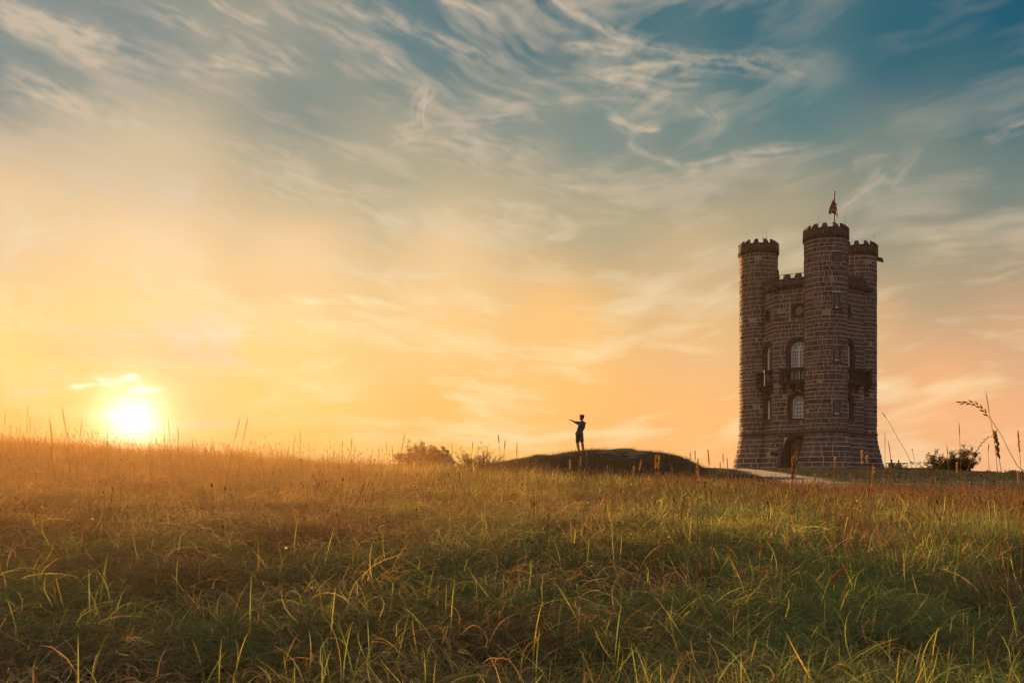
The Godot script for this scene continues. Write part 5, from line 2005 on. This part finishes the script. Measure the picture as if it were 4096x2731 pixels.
# a seated figure seen from behind: hips at the origin, looking along f
func seated(called_label: String, at: Vector3, turn: float, coat: Color, hair: Color, glance: float, cap: bool, stripes := false) -> void:
	var o := thing("person", at, called_label, "person")
	o.rotation.y = turn
	var f := v3(0, 0, -1)
	var look := f.rotated(Vector3.UP, glance)
	var b := head_bones(v3(0, 0.70, -0.05), look)
	b.append([v3(0, 0.64, -0.04), v3(0, 0.52, -0.01), 0.055, 0.062, SKIN])
	b.append([v3(-0.13, 0.46, 0), v3(0.13, 0.46, 0), 0.065, 0.065, SKIN])
	b.append([v3(0, 0.42, 0), v3(0, 0.12, 0.02), 0.13, 0.12, SKIN])
	b.append([v3(-0.09, 0.08, 0), v3(0.09, 0.08, 0), 0.11, 0.11, SKIN])
	var arms := []
	for e in [-1.0, 1.0]:
		b.append([v3(0.09 * e, 0.08, -0.02), v3(0.12 * e, 0.09, -0.44), 0.085, 0.058, SKIN])
		b.append([v3(0.12 * e, 0.09, -0.44), v3(0.12 * e, -0.36, -0.47), 0.055, 0.038, SKIN])
		b.append([v3(0.12 * e, -0.39, -0.46), v3(0.13 * e, -0.41, -0.62), 0.042, 0.034, Color(0.03, 0.03, 0.03)])
		var sh := v3(0.17 * e, 0.45, 0.0)
		var el := v3(0.25 * e, 0.19, -0.02)
		var wr := v3(0.12 * e, 0.16, -0.26)
		arms.append([sh, el, wr])
		b.append([sh, el, 0.05, 0.04, SKIN])
		b.append([el, wr, 0.04, 0.028, SKIN])
	var mb := MB.new()
	sdf(b, 0.016, 0.03, mb)
	for i in 2:
		hand(mb, arms[i][2], v3(0.1 if i == 0 else -0.1, -0.25, -0.95).normalized(), v3(0, -1, 0.2).normalized(), 1.0 if i == 0 else -1.0, false)
	part("body", mb, M.skin, o)
	var s := [[v3(-0.14, 0.45, 0.01), v3(0.14, 0.45, 0.01), 0.085, 0.085, coat], [v3(0, 0.55, -0.01), v3(0, 0.5, 0), 0.08, 0.095, coat]]
	for i in 9:
		var y := 0.40 - i * 0.04
		var c := coat
		if stripes and i % 2 == 0:
			c = Color(0.22, 0.19, 0.17)
		s.append([v3(-0.06, y, 0.01), v3(0.06, y, 0.01), 0.135, 0.135, c])
	for a in arms:
		for i in 5:
			var c := Color(0.22, 0.19, 0.17) if stripes and i % 2 else coat
			s.append([a[0].lerp(a[1], i / 5.0), a[0].lerp(a[1], (i + 1) / 5.0), 0.066, 0.062, c])
		s.append([a[1], a[1].lerp(a[2], 0.85), 0.058, 0.046, coat])
	mb = MB.new()
	sdf(s, 0.018, 0.025, mb)
	part("jacket", mb, M.cloth, o)
	s = []
	for e in [-1.0, 1.0]:
		s.append([v3(0.09 * e, 0.08, -0.02), v3(0.12 * e, 0.09, -0.44), 0.098, 0.07, Color(0.05, 0.05, 0.06)])
		s.append([v3(0.12 * e, 0.09, -0.44), v3(0.12 * e, -0.33, -0.47), 0.068, 0.055, Color(0.05, 0.05, 0.06)])
	mb = MB.new()
	sdf(s, 0.018, 0.02, mb)
	part("trousers", mb, M.cloth, o)
	var c := v3(0, 0.70, -0.05)
	s = [[c - look * 0.03 + Vector3.UP * 0.05, c + look * 0.015 + Vector3.UP * 0.06, 0.086, 0.072, hair], [c - look * 0.05 + Vector3.UP * 0.02, c - look * 0.055 - Vector3.UP * 0.04, 0.064, 0.04, hair]]
	if cap:
		s.append([c + look * 0.05 + Vector3.UP * 0.06, c + look * 0.15 + Vector3.UP * 0.045, 0.04, 0.02, hair])
	else:
		for i in 12:
			var dv := (v3(rng.randfn(), absf(rng.randfn()) + 0.1, rng.randfn())).normalized()
			if dv.dot(look) < 0.5:
				s.append([c + dv * 0.08 + Vector3.UP * 0.03, c + dv * 0.108 + Vector3.UP * 0.035, 0.022, 0.01, hair])
	mb = MB.new()
	sdf(s, 0.012, 0.015, mb)
	part("cap" if cap else "hair", mb, M.cloth, o)

func make_bench() -> Vector3:
	var d := 95.0
	var x := (895.7 - 512.0) / 996.0 * d
	var y := ground_at(x, d) - 0.02
	var o := thing("bench", Vector3(x, y, -d), "weathered pale wooden bench with a sunburst slatted back right of the tower", "bench")
	o.rotation.y = -0.16
	var w := 0.96
	var c := Color(0.30, 0.26, 0.21)
	for e in [-1.0, 1.0]:
		var m := MB.new()
		m.hexa([v3(e * w - 0.04, 0, 0.30), v3(e * w + 0.04, 0, 0.30), v3(e * w + 0.04, 0, 0.22), v3(e * w - 0.04, 0, 0.22), v3(e * w - 0.04, 0.98, 0.40), v3(e * w + 0.04, 0.98, 0.40), v3(e * w + 0.04, 0.98, 0.33), v3(e * w - 0.04, 0.98, 0.33)], c)
		part("back_post", m, M.wood, o)
		m = MB.new()
		m.box(v3(e * w, 0.32, -0.26), v3(0.035, 0, 0), v3(0, 0.32, 0), v3(0, 0, 0.035), c)
		part("leg", m, M.wood, o)
		m = MB.new()
		m.box(v3(e * w, 0.66, 0.0), v3(0.045, 0, 0), v3(0, 0.022, 0), v3(0, 0, 0.34), c)
		part("armrest", m, M.wood, o)
	var m := MB.new()
	m.box(v3(0, 0.92, 0.36), v3(w - 0.04, 0, 0), v3(0, 0.045, 0), v3(0, 0, 0.022), c)
	part("top_rail", m, M.wood, o)
	m = MB.new()
	m.box(v3(0, 0.50, 0.30), v3(w - 0.04, 0, 0), v3(0, 0.04, 0), v3(0, 0, 0.022), c)
	part("bottom_rail", m, M.wood, o)
	for i in 9:
		var a := PI * (i + 0.5) / 9.0
		var v := v3(cos(a), sin(a) * 0.8, 0)
		var t := minf((w - 0.06) / maxf(absf(v.x), 0.001), 0.36 / maxf(v.y, 0.001))
		m = MB.new()
		m.bar(v3(v.x * 0.06, 0.54, 0.308), v3(v.x * t, 0.53 + v.y * t, 0.308 + 0.11 * v.y * t), 0.075, 0.025, Vector3.BACK, c * rng.randf_range(0.9, 1.1))
		part("back_slat", m, M.wood, o)
	for i in 5:
		m = MB.new()
		m.box(v3(0, 0.44, -0.24 + i * 0.11), v3(w - 0.03, 0, 0), v3(0, 0.016, 0), v3(0, 0, 0.045), c * rng.randf_range(0.9, 1.1))
		part("seat_slat", m, M.wood, o)
	return Vector3(x, y, -d)

func shrub(at: Vector3, label: String, wide: float, tall: float, stems: int, leaves: int, leaf: float, col: Color, bare: float) -> void:
	var o := thing("shrub", at, label, "shrub")
	var wood := MB.new()
	var tips: Array[Vector3] = []
	for i in stems:
		var a := rng.randf() * TAU
		var r := sqrt(rng.randf()) * wide * 0.42
		var foot := Vector3(cos(a) * r * 0.75, -0.15, sin(a) * r * 0.4)
		var h := tall * rng.randf_range(0.6, 1.0) * (1.0 - 0.45 * pow(r / (wide * 0.5), 2.0))
		twig(wood, foot, Vector3(cos(a) * 0.5 + rng.randfn(0, 0.2), 1.2, sin(a) * 0.5 + rng.randfn(0, 0.2)).normalized(), h, 0.013 + tall * 0.004, 3, tips)
	part("stem", wood, M.bark, o)
	var mb := MB.new()
	for i in leaves:
		var q := tips[rng.randi() % tips.size()] + Vector3(rng.randfn(), rng.randfn(), rng.randfn()) * tall * 0.035
		if rng.randf() < bare and q.y > tall * 0.5:
			continue
		var n := Vector3(rng.randfn(), rng.randfn(), rng.randfn()).normalized()
		var t := n.cross(Vector3(rng.randfn(), rng.randfn(), rng.randfn())).normalized() * leaf * rng.randf_range(0.6, 1.3)
		var s := n.cross(t) * 0.38
		mb.quad(q - t, q + s + n * leaf * 0.12, q + t, q - s + n * leaf * 0.12, col * rng.randf_range(0.65, 1.35), n)
	part("foliage", mb, M.leaf, o, "stuff")

func twig(mb: MB, p: Vector3, d: Vector3, long: float, r: float, depth: int, tips: Array[Vector3]) -> void:
	var pts := PackedVector3Array([p])
	var rad := PackedFloat32Array([r])
	var q := p
	var e := d
	for i in 4:
		e = (e + Vector3(rng.randfn(), rng.randfn() * 0.4 + 0.12, rng.randfn()) * 0.22).normalized()
		q += e * long / 4.0
		pts.append(q)
		rad.append(r * (1.0 - 0.17 * (i + 1)))
		if depth < 3 or i > 1:
			tips.append(q)
	mb.tube(pts, rad, 4, Color(0.075, 0.05, 0.035))
	if depth <= 0:
		return
	for i in 4:
		var k := 1 + rng.randi() % 4
		var side := e.cross(Vector3(rng.randfn(), rng.randfn(), rng.randfn())).normalized()
		twig(mb, pts[k], (e + side * rng.randf_range(0.4, 0.95)).normalized(), long * rng.randf_range(0.3, 0.5), r * 0.55, depth - 1, tips)

func tree(at: Vector3, label: String, tall: float, wide: float) -> void:
	var o := thing("tree", at, label, "tree", "far trees beyond the lawn")
	var wood := MB.new()
	wood.tube(PackedVector3Array([Vector3.DOWN * 1.0, Vector3.UP * tall * 0.4, Vector3(wide * 0.05, tall * 0.8, 0)]), PackedFloat32Array([0.35, 0.25, 0.08]), 7, Color(0.06, 0.045, 0.035))
	part("trunk", wood, M.bark, o)
	var mb := MB.new()
	var clumps := []
	for i in 14:
		clumps.append(Vector3(rng.randfn() * wide * 0.26, tall * rng.randf_range(0.45, 0.9), rng.randfn() * wide * 0.26))
	for i in 1500:
		var c: Vector3 = clumps[rng.randi() % 14]
		var q := c + Vector3(rng.randfn(), rng.randfn() * 0.8, rng.randfn()) * wide * 0.11
		var n := Vector3(rng.randfn(), rng.randfn() + 0.5, rng.randfn()).normalized()
		var t := n.cross(Vector3(rng.randfn(), rng.randfn(), rng.randfn())).normalized() * 0.24
		mb.quad(q - t, q + n.cross(t) * 0.6, q + t, q - n.cross(t) * 0.6, Color(0.05, 0.055, 0.03) * rng.randf_range(0.6, 1.3), n)
	part("crown", mb, M.leaf, o, "stuff")

func rock(at: Vector3, label: String, long: float, deep: float, thick: float, turn: float, tilt: float) -> void:
	var mb := MB.new()
	var n := 8
	var rim := []
	for i in n:
		var a := TAU * i / n
		var k := rng.randf_range(0.62, 1.18)
		rim.append(Vector3(cos(a) * long * 0.5 * k, 0, sin(a) * deep * 0.5 * k))
	var c := Color(0.29, 0.205, 0.145) * rng.randf_range(0.85, 1.15)
	for i in n:
		var a: Vector3 = rim[i]
		var b: Vector3 = rim[(i + 1) % n]
		var ia := a * 0.86 + Vector3.UP * thick * rng.randf_range(0.9, 1.0)
		var lo := Vector3.DOWN * 0.25
		mb.quad(a + lo, b + lo, b + Vector3.UP * thick * 0.7, a + Vector3.UP * thick * 0.7, c * 0.95, a + b)
		mb.quad(a + Vector3.UP * thick * 0.7, b + Vector3.UP * thick * 0.7, b * 0.86 + Vector3.UP * thick, a * 0.86 + Vector3.UP * thick, c, a + b + Vector3.UP * 0.3)
		mb.tri3(a * 0.86 + Vector3.UP * thick, b * 0.86 + Vector3.UP * thick, Vector3.UP * thick * 1.08, c, Vector3.UP)
	var o := part("rock", mb, M.rock, self)
	o.position = at
	o.rotation = Vector3(tilt, turn, 0)
	tag(o, label, "rock", "")

func make_rest() -> void:
	standing_person()
	var b := make_bench()
	rng.seed = 21
	seated("person with short grey hair in dark jacket at the bench end nearest the tower", b + v3(-0.42, 0.47, 0.04), -0.05, Color(0.02, 0.022, 0.03), Color(0.16, 0.12, 0.10), 0.7, false)
	seated("person with tousled brown hair in a dark jacket sitting mid-bench away from the tower", b + v3(0.26, 0.40, 0.04), -0.2, Color(0.025, 0.026, 0.034), Color(0.07, 0.045, 0.03), 0.5, false)
	# the two who sit in the long grass by the left shrubs
	var p := seen(440.3, HORIZON, 46.5)
	p.y = 0.40
	seated("person in dark clothes and dark cap sitting in long grass before the leafy shrub", p + v3(-0.1, 0.0, 0), 0.9, Color(0.03, 0.024, 0.022), Color(0.018, 0.016, 0.016), 0.3, true)
	p = seen(447.5, HORIZON, 46.5)
	p.y = 0.42
	seated("person in a striped top sitting in long grass beside the one with the cap", p, 0.35, Color(0.03, 0.026, 0.026), Color(0.05, 0.032, 0.022), 0.4, false, true)
	rng.seed = 33
	var q := seen(425, HORIZON, 48.5)
	q.y = ground_at(q.x, 48.5) - 0.05
	shrub(q, "low leafy shrub on the skyline left of the mound, behind two sitting people", 2.9, 1.25, 46, 22000, 0.042, Color(0.04, 0.036, 0.018), 0.1)
	q = seen(477, HORIZON, 48.0)
	q.y = ground_at(q.x, 48.0) - 0.05
	shrub(q, "twiggy half-bare shrub between the leafy shrub and the mound", 2.6, 1.25, 46, 4200, 0.03, Color(0.05, 0.034, 0.016), 0.6)
	q = seen(953, HORIZON, 92.0)
	q.y = ground_at(q.x, 92.0) - 0.1
	shrub(q, "dark spreading thorn shrub on the lawn right of the bench", 4.9, 2.1, 56, 15000, 0.085, Color(0.04, 0.042, 0.026), 0.15)
	q = seen(923.5, HORIZON, 92.0)
	q.y = ground_at(q.x, 92.0) - 0.1
	shrub(q, "tiny upright sapling on the lawn between bench and dark shrub", 0.5, 1.25, 4, 420, 0.06, Color(0.04, 0.042, 0.026), 0.0)
	for i in 7:
		var d := 165.0 + 9.0 * (i % 3)
		q = seen(996 + i * 6.4, HORIZON, d)
		var t := HORIZON - 472.6 + 0.7 * sin(i * 2.1)
		var high := 4.4 + 1.0 * (i % 2)
		q.y = t / 996.0 * d - high * 0.93
		tree(q, "dark far tree whose crown just clears the lawn edge, %s from the left of seven" % ["first", "second", "third", "fourth", "fifth", "sixth", "last"][i], high, 3.2)
	rng.seed = 8
	for r in [
		[4.12, 44.65, 0.62, 0.5, "flat pale rock, nearest the pointing person, in the turf of the mound"], [4.62, 44.35, 0.6, 0.55, "low pale rock sunk in turf below the mound's crest, second from the person"],
		[4.98, 44.9, 0.75, 0.5, "topmost pale rock on the very crest of the mound"], [5.32, 44.3, 0.62, 0.5, "broad pale rock with a dark crack under the topmost one"],
		[5.72, 44.7, 0.6, 0.42, "pale rock on the mound farthest from the pointing person"], [5.28, 43.75, 0.36, 0.3, "small pale rock lowest on the mound's near slope"],
	]:
		rock(Vector3(r[0], mound_at(r[0], r[1]) - 0.02, -r[1]), r[4], r[2] * 1.5, r[3] * 1.9, 0.07, rng.randf_range(-0.5, 0.5), 0.22)
	# the dark bag left by the door
	var at := seen(794.5, HORIZON, 81.4)
	at.y = ground_at(at.x, 81.4)
	var bag := thing("bag", at, "dark slumped bag standing on the ground before the tower door", "bag")
	var mb := MB.new()
	var dk := Color(0.02, 0.018, 0.018)
	sdf([[v3(-0.13, 0.1, 0), v3(0.13, 0.1, 0), 0.12, 0.13, dk], [v3(-0.02, 0.15, 0), v3(0.07, 0.42, 0), 0.15, 0.10, dk], [v3(0.07, 0.42, 0), v3(0.09, 0.52, 0), 0.09, 0.05, dk]], 0.02, 0.05, mb)
	part("sack", mb, M.cloth, bag)
	mb = MB.new()
	mb.tube(PackedVector3Array([v3(0.05, 0.52, 0.05), v3(-0.02, 0.5, 0.14), v3(-0.12, 0.35, 0.17), v3(-0.14, 0.15, 0.13)]), PackedFloat32Array([0.015, 0.015, 0.015, 0.015]), 6, dk * 1.5)
	part("strap", mb, M.cloth, bag)
